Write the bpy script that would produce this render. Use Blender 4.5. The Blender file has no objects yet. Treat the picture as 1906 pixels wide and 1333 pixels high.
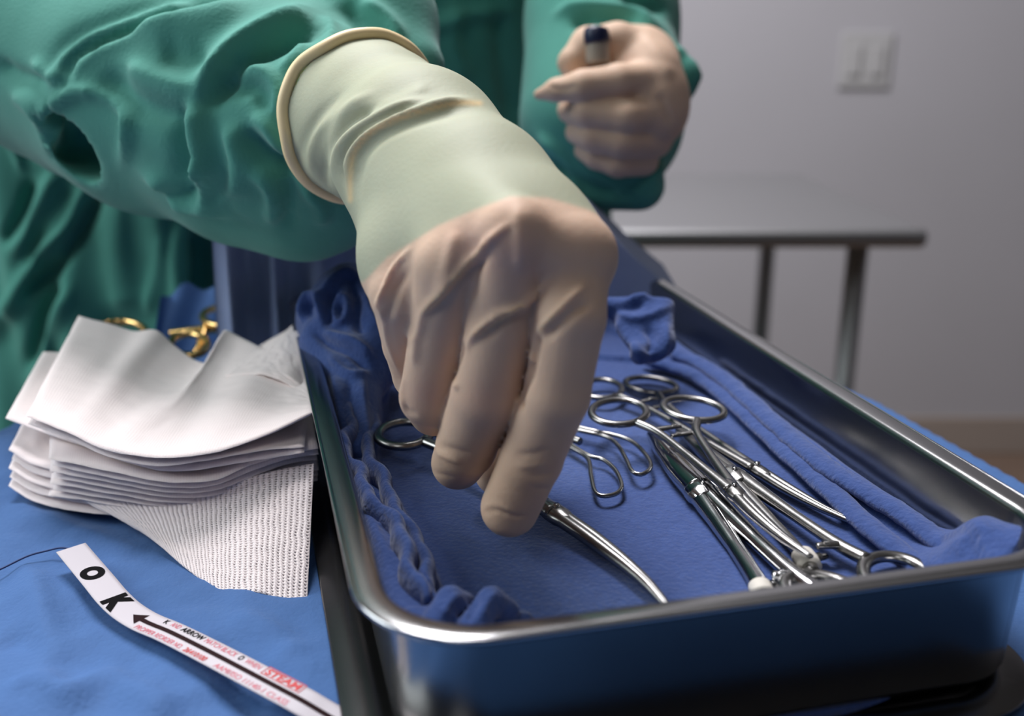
import bpy, math, random
import numpy as np
from mathutils import Vector, Matrix
random.seed(7)
rng = np.random.default_rng(7)
C = bpy.context.scene.collection
SC = bpy.context.scene
# ------------------------------------------------------------------ camera, world, lights, exposure
# Local frame: centimetres, origin on the draped table straight below the camera, y away from it.
TABLE_Z = 0.90
CAM_H, PITCH, FPX = 18.7, math.radians(18.0), 1957.0
cam = bpy.data.cameras.new('camera'); cam_o = bpy.data.objects.new('camera', cam); C.objects.link(cam_o)
cam_o.location = (0, 0, TABLE_Z + CAM_H/100); cam_o.rotation_euler = (math.pi/2 - PITCH, 0, 0)
cam.sensor_width = 36; cam.lens = 36*FPX/1906; cam.clip_start = 0.01
cam.dof.use_dof = True; cam.dof.focus_distance = 0.36; cam.dof.aperture_fstop = 6.8
SC.camera = cam_o
SC.view_settings.view_transform = 'Standard'; SC.view_settings.look = 'None'
SC.view_settings.gamma = 1.0; SC.view_settings.use_curve_mapping = False
SC.view_settings.exposure = 0.0
w = bpy.data.worlds.new('world'); SC.world = w; w.use_nodes = True
w.node_tree.nodes['Background'].inputs[0].default_value = (0.55, 0.62, 0.70, 1)
w.node_tree.nodes['Background'].inputs[1].default_value = 0.10
def area(name, loc, target, size, sizey, power, col):
    l = bpy.data.lights.new(name, 'AREA'); l.shape = 'RECTANGLE'; l.size = size; l.size_y = sizey
    l.energy = power; l.color = col
    o = bpy.data.objects.new(name, l); C.objects.link(o); o.location = loc
    o.rotation_euler = (Vector(target) - Vector(loc)).to_track_quat('-Z', 'Y').to_euler()
    return o
area('window_daylight', (-1.2, 0.42, 1.50), (0.0, 0.45, 0.95), .8, .9, 16, (0.88, 0.96, 1.0))
area('overhead_fill_light', (-0.3, 1.3, 2.62), (-0.2, 1.5, 0), 0.6, 1.2, 72, (0.97, 0.95, 1.0))  # added overhead fill, set back to brighten the back wall; lamp unseen

area('overhead_fill_light', (-0.5, -0.8, 2.62), (-0.4, -0.3, 0), 0.6, 1.2, 7, (0.97, 0.97, 1.0))  # added front fill for the bundle, gown and fingers; no such lamp seen

# ------------------------------------------------------------------ geometry helpers
SP, CP = math.sin(PITCH), math.cos(PITCH)
def P(px, py, Z):                       # picture pixel at depth Z (cm) -> local point (cm)
    a, b = (px-953)/FPX, (py-666.5)/FPX
    return np.array([a*Z, (CP - b*SP)*Z, CAM_H + (-SP - b*CP)*Z])
def at(px, py, z):                      # picture pixel on the horizontal plane z
    b = (py-666.5)/FPX
    return P(px, py, (CAM_H - z)/(SP + b*CP))
def proj(V):                            # local points -> pixels
    V = np.asarray(V, float); d = V[:, 2]-CAM_H
    Z = V[:, 1]*CP - d*SP
    return np.stack([953 + FPX*V[:, 0]/Z, 666.5 - FPX*(V[:, 1]*SP + d*CP)/Z], 1)
def Wd(p): return (p[0]/100, p[1]/100, TABLE_Z + p[2]/100)

def mk(name, V, F, mat, parent=None, smooth=True, uv=None, world=False, colors=None):
    V = np.asarray(V, float)
    if not world: V = V/100 + np.array([0, 0, TABLE_Z])
    if parent is not None: V = V - np.array(parent.location)
    me = bpy.data.meshes.new(name)
    if isinstance(F, np.ndarray):
        n = len(F); me.vertices.add(len(V)); me.vertices.foreach_set('co', V.astype(np.float32).ravel())
        k = F.shape[1]; me.loops.add(n*k); me.loops.foreach_set('vertex_index', F.astype(np.int32).ravel())
        me.polygons.add(n); me.polygons.foreach_set('loop_start', (np.arange(n)*k).astype(np.int32))
        me.polygons.foreach_set('loop_total', np.full(n, k, np.int32)); me.update(calc_edges=True); me.validate()
    else:
        me.from_pydata([tuple(v) for v in V], [], [tuple(f) for f in F]); me.update()
    me.shade_smooth() if smooth else me.shade_flat()
    if uv is not None:
        l = me.uv_layers.new(name='uv'); idx = np.zeros(len(me.loops), np.int32); me.loops.foreach_get('vertex_index', idx)
        l.data.foreach_set('uv', np.asarray(uv, np.float32)[idx].ravel())
    if colors is not None:
        a = me.color_attributes.new('tone', 'FLOAT_COLOR', 'POINT')
        a.data.foreach_set('color', np.asarray(colors, np.float32).ravel())
    if mat: me.materials.append(mat)
    o = bpy.data.objects.new(name, me); C.objects.link(o)
    if parent is not None: o.parent = parent
    return o
def tag(o, label=None, cat=None, group=None, kind=None):
    if label: o['label'] = label
    if cat: o['category'] = cat
    if group: o['group'] = group
    if kind: o['kind'] = kind
    return o
def thing(name, loc_cm, label, cat, group=None, world=False):
    o = bpy.data.objects.new(name, None); C.objects.link(o)
    o.location = tuple(loc_cm) if world else Wd(loc_cm); o.empty_display_size = .02
    return tag(o, label, cat, group)
def grid_faces(nu, nv, wrap_u=False):
    a = np.arange(nu*nv).reshape(nv, nu)
    if wrap_u: a = np.concatenate([a, a[:, :1]], 1)
    return np.stack([a[:-1, :-1], a[:-1, 1:], a[1:, 1:], a[1:, :-1]], -1).reshape(-1, 4)
def catmull(pts, n):
    p = np.asarray(pts, float)
    if len(p) == 2: return p[0] + (p[1]-p[0])*np.linspace(0, 1, n)[:, None]
    q = np.vstack([2*p[0]-p[1], p, 2*p[-1]-p[-2]])
    seg = np.linalg.norm(np.diff(p, axis=0), axis=1); s = np.concatenate([[0], np.cumsum(seg)])
    out = []
    for t in np.linspace(0, s[-1], n):
        i = min(np.searchsorted(s, t, 'right')-1, len(p)-2); u = (t-s[i])/max(seg[i], 1e-9)
        a, b, c, d = q[i], q[i+1], q[i+2], q[i+3]
        out.append(.5*((2*b) + (c-a)*u + (2*a-5*b+4*c-d)*u*u + (3*b-a-3*c+d)*u**3))
    return np.array(out)
def sweep(pts, r, n=60, seg=14, flat=1.0, up=(0, 0, 1), closed=False, smoothpath=True, caps=True):
    """tube along a path; r = list of radii along it; flat = height/width of the section"""
    pts = np.asarray(pts, float)
    path = catmull(pts, n) if smoothpath else pts
    n = len(path)
    r = np.interp(np.linspace(0, 1, n), np.linspace(0, 1, len(r)), r) if hasattr(r, '__len__') else np.full(n, r)
    fl = np.interp(np.linspace(0, 1, n), np.linspace(0, 1, len(flat)), flat) if hasattr(flat, '__len__') else np.full(n, flat)
    if closed: T = np.roll(path, -1, 0) - np.roll(path, 1, 0)
    else: T = np.gradient(path, axis=0)
    T /= np.linalg.norm(T, axis=1)[:, None] + 1e-12
    up = np.asarray(up, float); S = np.cross(T, up); S /= np.linalg.norm(S, axis=1)[:, None] + 1e-9
    U = np.cross(S, T); th = np.arange(seg)/seg*2*np.pi
    V = path[:, None] + r[:, None, None]*(np.cos(th)[None, :, None]*S[:, None] + (fl[:, None, None]*np.sin(th)[None, :, None])*U[:, None])
    V = V.reshape(-1, 3); a = np.arange(n*seg).reshape(n, seg)
    if closed: a = np.vstack([a, a[:1]])
    b = np.roll(a, -1, 1); F = np.stack([a[:-1], b[:-1], b[1:], a[1:]], -1).reshape(-1, 4)
    F = [tuple(f) for f in F]
    if not closed and caps: F += [tuple(range(seg))[::-1], tuple(np.arange(seg)+(n-1)*seg)]
    return V, F
def join(*ms):
    V, F, k = [], [], 0
    for v, f in ms:
        V.append(np.asarray(v)); F += [tuple(int(i)+k for i in q) for q in f]; k += len(v)
    return np.vstack(V), F
def box(x0, x1, y0, y1, z0, z1):
    V = np.array([(x, y, z) for z in (z0, z1) for y in (y0, y1) for x in (x0, x1)], float)
    return V, [(0, 2, 3, 1), (4, 5, 7, 6), (0, 1, 5, 4), (2, 6, 7, 3), (0, 4, 6, 2), (1, 3, 7, 5)]
def bevel(o, wdt=.002, seg=2):
    m = o.modifiers.new('bevel', 'BEVEL'); m.width = wdt; m.segments = seg; m.limit_method = 'ANGLE'; return o
def plane_noise(x, y, seed, scale, octs=3):
    r = np.random.default_rng(seed); out = np.zeros_like(x, dtype=float); amp = 1.
    for o in range(octs):
        for k in range(5):
            a = r.uniform(0, 2*np.pi); f = r.uniform(.7, 1.4)*2*np.pi/scale*2**o; p = r.uniform(0, 6.28)
            out += amp*np.sin((x*np.cos(a)+y*np.sin(a))*f + p + 1.3*np.sin((x*np.sin(a)-y*np.cos(a))*f*.6+p*2))/5
        amp *= .5
    return out
def polydist(Q, poly):
    """distance, signed side (+ on the left of travel, y up) and fraction along for 2-D points"""
    poly = np.asarray(poly, float); best = np.full(len(Q), 1e9); side = np.zeros(len(Q)); frac = np.zeros(len(Q))
    L = np.concatenate([[0], np.cumsum(np.linalg.norm(np.diff(poly, axis=0), axis=1))])
    for i in range(len(poly)-1):
        a, b = poly[i], poly[i+1]; ab = b-a; l2 = ab@ab
        t = np.clip(((Q-a)@ab)/l2, 0, 1); d = Q-(a+t[:, None]*ab); dd = np.hypot(d[:, 0], d[:, 1])
        m = dd < best; best[m] = dd[m]; cr = ab[0]*(Q[:, 1]-a[1])-ab[1]*(Q[:, 0]-a[0]); side[m] = np.sign(cr[m]); frac[m] = ((L[i]+t*math.sqrt(l2))/L[-1])[m]
    return best, side, frac
def vnormals(V, F):
    n = np.zeros_like(V); a = np.cross(V[F[:, 2]]-V[F[:, 0]], V[F[:, 3]]-V[F[:, 1]])
    for k in range(4): np.add.at(n, F[:, k], a)
    return n/(np.linalg.norm(n, axis=1)[:, None]+1e-12)
def sculpt(V, F, folds, smooth=0):
    """raise or sink surface along its normal near polylines seen in the picture.
    fold = (points, width px, amplitude cm[, width on the other side])"""
    for it in range(1):
        N = vnormals(V, F); cam_p = np.array([0, 0, CAM_H]); view = cam_p - V; view /= np.linalg.norm(view, axis=1)[:, None]
        facing = np.clip((N*view).sum(1)*2.5, 0, 1); Q = proj(V); D = np.zeros(len(V))
        for f in folds:
            pts, wd, amp = f[:3]; w2 = f[3] if len(f) > 3 else wd
            pts = catmull(pts, max(12, 6*len(pts))) if len(pts) > 2 else np.array(pts, float)
            lo = pts.min(0)-3*max(wd, w2); hi = pts.max(0)+3*max(wd, w2)
            m = np.where((Q > lo).all(1) & (Q < hi).all(1) & (facing > 0))[0]
            if not len(m): continue
            d, s, t = polydist(Q[m], pts); ww = np.where(s > 0, wd, w2)
            taper = np.clip(np.minimum(t, 1-t)*5+.12, 0, 1) if np.hypot(*(pts[0]-pts[-1])) > 5 else 1
            D[m] += amp*np.exp(-(d/ww)**2)*taper
        V = V + N*(D*facing)[:, None]
    return V
# ---- signed distance volumes -> mesh (naive surface nets)
class Vol:
    def __init__(s, lo, hi, h):
        s.lo = np.array(lo, float); s.h = h; s.n = np.ceil((np.array(hi)-s.lo)/h).astype(int)+1
        s.F = np.full(s.n, 3., np.float32)
    def _sub(s, lo, hi):
        i0 = np.clip(np.floor((lo-s.lo)/s.h).astype(int), 0, s.n-1); i1 = np.clip(np.ceil((hi-s.lo)/s.h).astype(int)+1, 1, s.n)
        sl = tuple(slice(a, b) for a, b in zip(i0, i1))
        if any(b <= a for a, b in zip(i0, i1)): return None, None
        g = np.meshgrid(*[s.lo[k]+s.h*np.arange(i0[k], i1[k], dtype=np.float32) for k in range(3)], indexing='ij')
        return sl, g
    def cap(s, a, b, ra, rb=None, k=.4, carve=False):
        a = np.asarray(a, float); b = np.asarray(b, float); rb = ra if rb is None else rb
        m = max(ra, rb)+max(k, .1)+1.2
        sl, g = s._sub(np.minimum(a, b)-m, np.maximum(a, b)+m)
        if sl is None: return
        ab = b-a; l2 = max(ab@ab, 1e-9)
        t = np.clip(((g[0]-a[0])*ab[0]+(g[1]-a[1])*ab[1]+(g[2]-a[2])*ab[2])/l2, 0, 1)
        d = np.sqrt((g[0]-a[0]-t*ab[0])**2+(g[1]-a[1]-t*ab[1])**2+(g[2]-a[2]-t*ab[2])**2)-(ra+(rb-ra)*t)
        f = s.F[sl]
        if carve: d = -d; hh = np.clip(k-np.abs(d-f), 0, None)/k; s.F[sl] = np.maximum(d, f)+hh*hh*k/4
        else: hh = np.clip(k-np.abs(d-f), 0, None)/k; s.F[sl] = np.minimum(d, f)-hh*hh*k/4
    def clip(s, p, n):
        n = np.asarray(n)/np.linalg.norm(n); g = np.meshgrid(*[s.lo[k]+s.h*np.arange(s.n[k], dtype=np.float32) for k in range(3)], indexing='ij')
        s.F = np.maximum(s.F, (g[0]-p[0])*n[0]+(g[1]-p[1])*n[1]+(g[2]-p[2])*n[2]).astype(np.float32)
    def chain(s, pts, k=.4):
        for (a, ra), (b, rb) in zip(pts[:-1], pts[1:]): s.cap(a, b, ra, rb, k)
    def mesh(s):
        F = s.F; ins = F < 0; n = s.n; cnt = np.zeros(n-1, np.int8)
        for dx in (0, 1):
            for dy in (0, 1):
                for dz in (0, 1): cnt += ins[dx:n[0]-1+dx, dy:n[1]-1+dy, dz:n[2]-1+dz]
        I = np.argwhere((cnt > 0) & (cnt < 8)); ids = np.full(n-1, -1, np.int64); ids[tuple(I.T)] = np.arange(len(I))
        acc = np.zeros((len(I), 3)); c = np.zeros(len(I))
        cs = [(0, 0, 0), (1, 0, 0), (0, 1, 0), (1, 1, 0), (0, 0, 1), (1, 0, 1), (0, 1, 1), (1, 1, 1)]
        vals = [F[I[:, 0]+a, I[:, 1]+b, I[:, 2]+d] for a, b, d in cs]
        for i in range(8):
            for j in range(i+1, 8):
                if sum(abs(x-y) for x, y in zip(cs[i], cs[j])) != 1: continue
                va, vb = vals[i], vals[j]; m = (va < 0) != (vb < 0); t = va[m]/(va[m]-vb[m])
                acc[m] += np.array(cs[i])+t[:, None]*(np.array(cs[j])-np.array(cs[i])); c[m] += 1
        V = s.lo+s.h*(I+acc/c[:, None]); Q = []
        for ax in range(3):
            o1, o2 = [(1, 2), (2, 0), (0, 1)][ax]
            sl0 = [slice(None)]*3; sl1 = [slice(None)]*3; sl0[ax] = slice(0, -1); sl1[ax] = slice(1, None)
            A = ins[tuple(sl0)]; B = ins[tuple(sl1)]; E = np.argwhere(A != B)
            ok = (E[:, o1] > 0) & (E[:, o2] > 0) & (E[:, o1] < n[o1]-1) & (E[:, o2] < n[o2]-1); E = E[ok]
            flip = A[tuple(E.T)]
            def idd(a, b): e = E.copy(); e[:, o1] -= a; e[:, o2] -= b; return ids[tuple(e.T)]
            q = np.stack([idd(1, 1), idd(0, 1), idd(0, 0), idd(1, 0)], 1)
            q[~flip] = q[~flip][:, ::-1]; Q.append(q)
        Q = np.vstack(Q); Q = Q[(Q >= 0).all(1)]
        lab = np.arange(len(V)); E = np.vstack([Q[:, [0, 1]], Q[:, [1, 2]], Q[:, [2, 3]], Q[:, [3, 0]]])
        while True:
            m = np.minimum(lab[E[:, 0]], lab[E[:, 1]]); new = lab.copy(); np.minimum.at(new, E[:, 0], m); np.minimum.at(new, E[:, 1], m); new = new[new]
            if (new == lab).all(): break
            lab = new
        keep = lab == np.bincount(lab).argmax(); Q = Q[keep[Q[:, 0]]]; re = np.cumsum(keep)-1
        return V[keep], re[Q]
def relax(V, F, it=2, a=.5):
    E = np.vstack([F[:, [0, 1]], F[:, [1, 2]], F[:, [2, 3]], F[:, [3, 0]]]); E = np.vstack([E, E[:, ::-1]])
    deg = np.bincount(E[:, 0], minlength=len(V))[:, None]+1e-9
    for _ in range(it):
        S = np.stack([np.bincount(E[:, 0], V[E[:, 1], k], len(V)) for k in range(3)], 1)/deg
        V = V*(1-a)+S*a
    return V

# ------------------------------------------------------------------ materials
def srgb(*c): return tuple((x/255/12.92 if x/255 <= .04045 else ((x/255+.055)/1.055)**2.4) for x in c)+(1,)
def mat(name, col, rough=.6, metal=0., spec=.5, bump=0., bscale=300., col2=None, cscale=40., sheen=0., coat=0., detail=4, sss=0.):
    m = bpy.data.materials.new(name); m.use_nodes = True; nt = m.node_tree; b = nt.nodes['Principled BSDF']
    b.inputs['Base Color'].default_value = col; b.inputs['Roughness'].default_value = rough
    b.inputs['Metallic'].default_value = metal; b.inputs['Specular IOR Level'].default_value = spec
    b.inputs['Sheen Weight'].default_value = sheen; b.inputs['Coat Weight'].default_value = coat
    if sss:
        b.inputs['Subsurface Weight'].default_value = sss; b.inputs['Subsurface Radius'].default_value = (.6, .3, .2); b.inputs['Subsurface Scale'].default_value = .006
    tc = nt.nodes.new('ShaderNodeTexCoord')
    if col2 is not None:
        n = nt.nodes.new('ShaderNodeTexNoise'); n.inputs['Scale'].default_value = cscale; n.inputs['Detail'].default_value = detail
        mx = nt.nodes.new('ShaderNodeMix'); mx.data_type = 'RGBA'; mx.inputs[6].default_value = col; mx.inputs[7].default_value = col2
        nt.links.new(tc.outputs['Object'], n.inputs['Vector']); nt.links.new(n.outputs['Fac'], mx.inputs[0]); nt.links.new(mx.outputs[2], b.inputs['Base Color'])
    if bump:
        n = nt.nodes.new('ShaderNodeTexNoise'); n.inputs['Scale'].default_value = bscale; n.inputs['Detail'].default_value = detail
        bp = nt.nodes.new('ShaderNodeBump'); bp.inputs['Strength'].default_value = bump; bp.inputs['Distance'].default_value = .001
        nt.links.new(tc.outputs['Object'], n.inputs['Vector']); nt.links.new(n.outputs['Fac'], bp.inputs['Height']); nt.links.new(bp.outputs['Normal'], b.inputs['Normal'])
    return m
M_wall = mat('wall_paint', srgb(176, 174, 178), .85, bump=.05, bscale=60, col2=srgb(160, 158, 160), cscale=1.5)
M_wall2 = mat('bounce_cut_wall', srgb(92, 92, 98), .85, bump=.05, bscale=60)  # unseen walls, darkened to deepen the tray's reflections and lower the bounce light
M_floor = mat('floor_vinyl', srgb(120, 100, 85), .5, col2=srgb(105, 88, 76), cscale=12)
M_base = mat('baseboard_vinyl', srgb(150, 138, 128), .6)
M_ceil = mat('ceiling_paint', srgb(200, 200, 198), .9)
M_steel = mat('brushed_steel', (.24, .235, .225, 1), .27, 1., bump=.03, bscale=900)
M_tray = mat('tray_steel', (.40, .40, .39, 1), .2, 1., bump=.015, bscale=500, col2=(.34, .34, .34, 1), cscale=25)
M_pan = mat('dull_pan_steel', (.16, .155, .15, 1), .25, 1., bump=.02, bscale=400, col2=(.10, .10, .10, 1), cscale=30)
M_bright = mat('polished_steel', (.45, .45, .45, 1), .13, 1.)
M_tabl = mat('table_steel', (.36, .36, .36, 1), .42, 1.)
M_gold = mat('gold_plating', (.75, .50, .20, 1), .22, 1.)
M_tape = mat('autoclave_tape', srgb(205, 200, 188), .7, bump=.1, bscale=800)
M_gown = mat('gown_fabric', srgb(78, 150, 134), .85, spec=.25, bump=.22, bscale=700, col2=srgb(70, 138, 123), cscale=60, sheen=.15)
M_drape = mat('drape_nonwoven', srgb(62, 101, 153), .75, spec=.3, bump=.35, bscale=500, col2=srgb(53, 90, 141), cscale=80, sheen=.1)
M_towel = mat('cotton_towel', srgb(62, 86, 142), .95, spec=.1, bump=.55, bscale=600, col2=srgb(46, 66, 116), cscale=420, sheen=.3, detail=2)
M_bundle = mat('wrap_cloth', srgb(146, 160, 196), .9, spec=.15, bump=.4, bscale=600, col2=srgb(134, 150, 188), cscale=70, sheen=.2)
M_paper = mat('strip_paper', srgb(190, 183, 187), .6)
M_blk = mat('black_ink', srgb(14, 12, 14), .9, spec=.1)
M_brn = mat('dark_ink_line', srgb(40, 24, 26), .9, spec=.1)
M_red = mat('red_ink', srgb(205, 90, 105), .6)
M_red2 = mat('strong_red_ink', srgb(190, 50, 50), .6)
M_thread = mat('thread', srgb(24, 48, 100), .6)
M_navy = mat('navy_plastic', srgb(18, 26, 60), .4)
M_clear = mat('grey_plastic', srgb(150, 140, 128), .35)
M_rim = mat('latex_rolled_rim', srgb(250, 224, 172), .5)
M_plate = mat('switch_plastic', srgb(172, 171, 170), .45)
def glove_material():
    m = mat('latex_glove', srgb(232, 204, 180), .62, spec=.3, bump=.12, bscale=700, sss=.25); nt = m.node_tree; b = nt.nodes['Principled BSDF']
    at_ = nt.nodes.new('ShaderNodeVertexColor'); at_.layer_name = 'tone'
    n = nt.nodes.new('ShaderNodeTexNoise'); n.inputs['Scale'].default_value = 35; tc = nt.nodes.new('ShaderNodeTexCoord')
    nt.links.new(tc.outputs['Object'], n.inputs['Vector'])
    mx = nt.nodes.new('ShaderNodeMix'); mx.data_type = 'RGBA'; mx.blend_type = 'MULTIPLY'; mx.inputs[7].default_value = (.93, .90, .88, 1)
    nt.links.new(n.outputs['Fac'], mx.inputs[0]); nt.links.new(at_.outputs['Color'], mx.inputs[6]); nt.links.new(mx.outputs[2], b.inputs['Base Color'])
    return m
M_glove = glove_material()
def gauze_material(name, holes):
    m = bpy.data.materials.new(name); m.use_nodes = True; nt = m.node_tree; b = nt.nodes['Principled BSDF']
    b.inputs['Roughness'].default_value = .9; b.inputs['Base Color'].default_value = srgb(244, 231, 227); b.inputs['Sheen Weight'].default_value = .3
    b.inputs['Specular IOR Level'].default_value = .1
    uv = nt.nodes.new('ShaderNodeUVMap'); uv.uv_map = 'uv'
    sep = nt.nodes.new('ShaderNodeSeparateXYZ'); nt.links.new(uv.outputs[0], sep.inputs[0])
    nz = nt.nodes.new('ShaderNodeTexNoise'); nz.inputs['Scale'].default_value = 2.2; nz.inputs['Detail'].default_value = 3; nt.links.new(uv.outputs[0], nz.inputs['Vector'])
    def math_(op, a, c, v=None):
        n = nt.nodes.new('ShaderNodeMath'); n.operation = op
        for k, x in enumerate((a, c)):
            if x is None: continue
            if isinstance(x, (int, float)): n.inputs[k].default_value = x
            else: nt.links.new(x, n.inputs[k])
        return n.outputs[0]
    fx, fy = (60., 70.) if not holes else (34., 50.)      # threads per cm (as radians)
    jit = math_('MULTIPLY', nz.outputs['Fac'], 5.)
    sx = math_('SINE', math_('ADD', math_('MULTIPLY', sep.outputs[0], fx), jit), None)
    row = math_('MULTIPLY', math_('FLOOR', math_('MULTIPLY', math_('ADD', math_('MULTIPLY', sep.outputs[0], fx), jit), 1/6.2832), None), 2.1)
    sy = math_('SINE', math_('ADD', math_('MULTIPLY', sep.outputs[1], fy), row), None)
    hgt = math_('MULTIPLY', math_('ADD', sx, 1.), math_('ADD', sy, 1.4))
    bp = nt.nodes.new('ShaderNodeBump'); bp.inputs['Strength'].default_value = .35 if holes else .12; bp.inputs['Distance'].default_value = -.0004
    nt.links.new(hgt, bp.inputs['Height']); nt.links.new(bp.outputs[0], b.inputs['Normal'])
    if holes:
        big = nt.nodes.new('ShaderNodeTexNoise'); big.inputs['Scale'].default_value = .9; nt.links.new(uv.outputs[0], big.inputs['Vector'])
        h = math_('MULTIPLY', math_('GREATER_THAN', sx, .45), math_('GREATER_THAN', math_('ADD', sy, math_('MULTIPLY', nz.outputs['Fac'], 1.5)), .75))
        al = math_('SUBTRACT', 1., math_('MULTIPLY', h, .92)); nt.links.new(al, b.inputs['Alpha'])
    return m
M_gauze = gauze_material('gauze_folded', False); M_gauze_open = gauze_material('gauze_open_weave', True)

# ------------------------------------------------------------------ the room
def rbox(name, x0, x1, y0, y1, z0, z1, m, parent=None, kind=None, bev=0):
    V, F = box(x0, x1, y0, y1, z0, z1); o = mk(name, V, F, m, parent, smooth=False, world=True)
    if kind: o['kind'] = kind
    if bev: bevel(o, bev)
    return o
XW0, XW1, YW0, YW1, ZC = -1.3, 2.6, -1.6, 2.55, 2.7
rbox('floor', XW0, XW1, YW0, YW1, -.05, 0, M_floor, kind='structure')
rbox('ceiling', XW0, XW1, YW0, YW1, ZC, ZC+.05, M_ceil, kind='structure')
rbox('wall_back', XW0-.1, XW1+.1, YW1, YW1+.1, -.05, ZC+.05, M_wall, kind='structure')
rbox('wall_front', XW0-.1, XW1+.1, YW0-.1, YW0, -.05, ZC+.05, M_wall2, kind='structure')
rbox('wall_left', XW0-.1, XW0, YW0, YW1, -.05, ZC+.05, M_wall2, kind='structure')
rbox('wall_right', XW1, XW1+.1, YW0, YW1, -.05, ZC+.05, M_wall, kind='structure')
rbox('baseboard_back', XW0, XW1, YW1-.012, YW1, 0, .10, M_base, kind='structure', bev=.003)
# wall plate
def Wp(px, py, Y):      # picture pixel on the vertical plane y = Y metres -> world
    a, b = (px-953)/FPX, (py-666.5)/FPX; Z = Y/(CP-b*SP); return np.array([a*Z, Y, TABLE_Z+CAM_H/100+(-SP-b*CP)*Z])
c0 = Wp(1610, 112, YW1)
sw = thing('wall_switch', (c0[0], YW1, c0[2]), 'pale double switch plate low on the grey back wall', 'switch', world=True)
rbox('cover_plate', c0[0]-.06, c0[0]+.06, YW1-.008, YW1+.0, c0[2]-.062, c0[2]+.062, M_plate, sw, bev=.003)
for s in (-1, 1): rbox('rocker', c0[0]+s*.026-.014, c0[0]+s*.026+.014, YW1-.014, YW1-.006, c0[2]-.034, c0[2]+.034, M_plate, sw, bev=.002)

# ------------------------------------------------------------------ far stainless table
def zplane_world(px, py, z):
    b = (py-666.5)/FPX; Z = (TABLE_Z+CAM_H/100-z)/(SP+b*CP); a = (px-953)/FPX; return np.array([a*Z, (CP-b*SP)*Z, z])
ZT = .86
fr = zplane_world(1733, 428, ZT); br = zplane_world(1490, 322, ZT)
ty0, ty1 = fr[1], br[1]; tx1 = fr[0]
ft = thing('steel_table', (tx1-.55, (ty0+ty1)/2, 0), 'stainless steel side table with round legs against the grey wall', 'table', world=True)
V, F = box(tx1-.8, tx1, ty0, ty1, ZT-.022, ZT)
V[[3, 7], 0] = br[0]-.0; V[[1, 5], 0] = tx1
mk('table_top', V, F, M_tabl, ft, smooth=False, world=True); bevel(bpy.data.objects['table_top'], .008, 3)
def leg_at(px, py, xoff=0, yin=.07):
    p = Wp(px, py, ty0+yin); V, F = sweep([(p[0], p[1], 0.0), (p[0], p[1], ZT-.02)], .0125, n=2, seg=20, up=(0, 1, 0), smoothpath=False)
    V = V; mk('leg', V, F, M_tabl, ft, world=True); return p
pl1 = leg_at(1597, 460); pl2 = leg_at(1428, 460, yin=.42)
first_leg = True
for x in (pl1[0]-.62, pl1[0]-.62):
    yy = ty0+.07 if first_leg else ty0+.42
    first_leg = False
    V, F = sweep([(x, yy, 0), (x, yy, ZT-.02)], .0125, n=2, seg=20, up=(0, 1, 0), smoothpath=False); mk('leg', V, F, M_tabl, ft, world=True)

# ------------------------------------------------------------------ draped instrument table
poly = [(-24.3, 47.2), (-18.6, 65.), (11.0, 66.5), (13.2, 62.5), (18.7, 50.8), (29.3, 15.0), (31, -8), (-40, -8), (-36, 20)]
dt = thing('draped_table', (0, 30, -90), 'instrument table under a light blue surgical drape', 'table')
def poly_sd(Q, poly):
    d, s, t = polydist(Q, poly+[poly[0]]); ins = np.zeros(len(Q), bool); n = len(poly)
    for i in range(n):
        (x1, y1), (x2, y2) = poly[i], poly[(i+1) % n]
        c = ((y1 > Q[:, 1]) != (y2 > Q[:, 1])) & (Q[:, 0] < (x2-x1)*(Q[:, 1]-y1)/(y2-y1+1e-12)+x1); ins ^= c
    return np.where(ins, -d, d)
gx, gy = np.meshgrid(np.linspace(-44, 36, 300), np.linspace(-12, 76, 330)); Q = np.stack([gx.ravel(), gy.ravel()], 1)
sd = poly_sd(Q, poly)
zz = .2*plane_noise(Q[:, 0], Q[:, 1], 3, 9.)+.07*plane_noise(Q[:, 0], Q[:, 1], 4, 3.)
flat_zone = np.clip((Q[:, 0]+4)/3, 0, 1)*np.clip((60-Q[:, 1])/5, 0, 1); zz *= 1-.9*flat_zone; zz -= .12
def drp(px_list, wd, amp):
    global zz
    pts = np.array([at(x, y, 0)[:2] for x, y in px_list]); pts = catmull(pts, 20) if len(pts) > 2 else pts
    d, s, t = polydist(Q, pts); zz = zz + amp*np.exp(-(d/wd)**2)*np.clip(np.minimum(t, 1-t)*6+.05, 0, 1)
drp([(40, 1040), (70, 1120), (85, 1230), (95, 1330)], .5, .35)
drp([(120, 1330), (180, 1260), (260, 1290), (330, 1340)], .45, .3)
drp([(0, 930), (60, 960), (160, 990), (260, 1030)], .6, .25)
drp([(370, 1180), (440, 1240), (480, 1330)], .8, -.25)
drp([(0, 1180), (60, 1200), (110, 1250)], .5, -.25)
drp([(430, 1130), (500, 1170), (560, 1220)], .5, .2)
drp([(10, 1290), (60, 1270), (140, 1300)], .35, .25)
drp([(30, 900), (20, 850), (30, 800)], .8, .3)
over = np.clip(sd, 0, None); fall = np.clip((sd+.8)/1.6, 0, None)
drop = np.where(sd > -.8, fall**2*.6, 0)
R_ = 1.0
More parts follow.
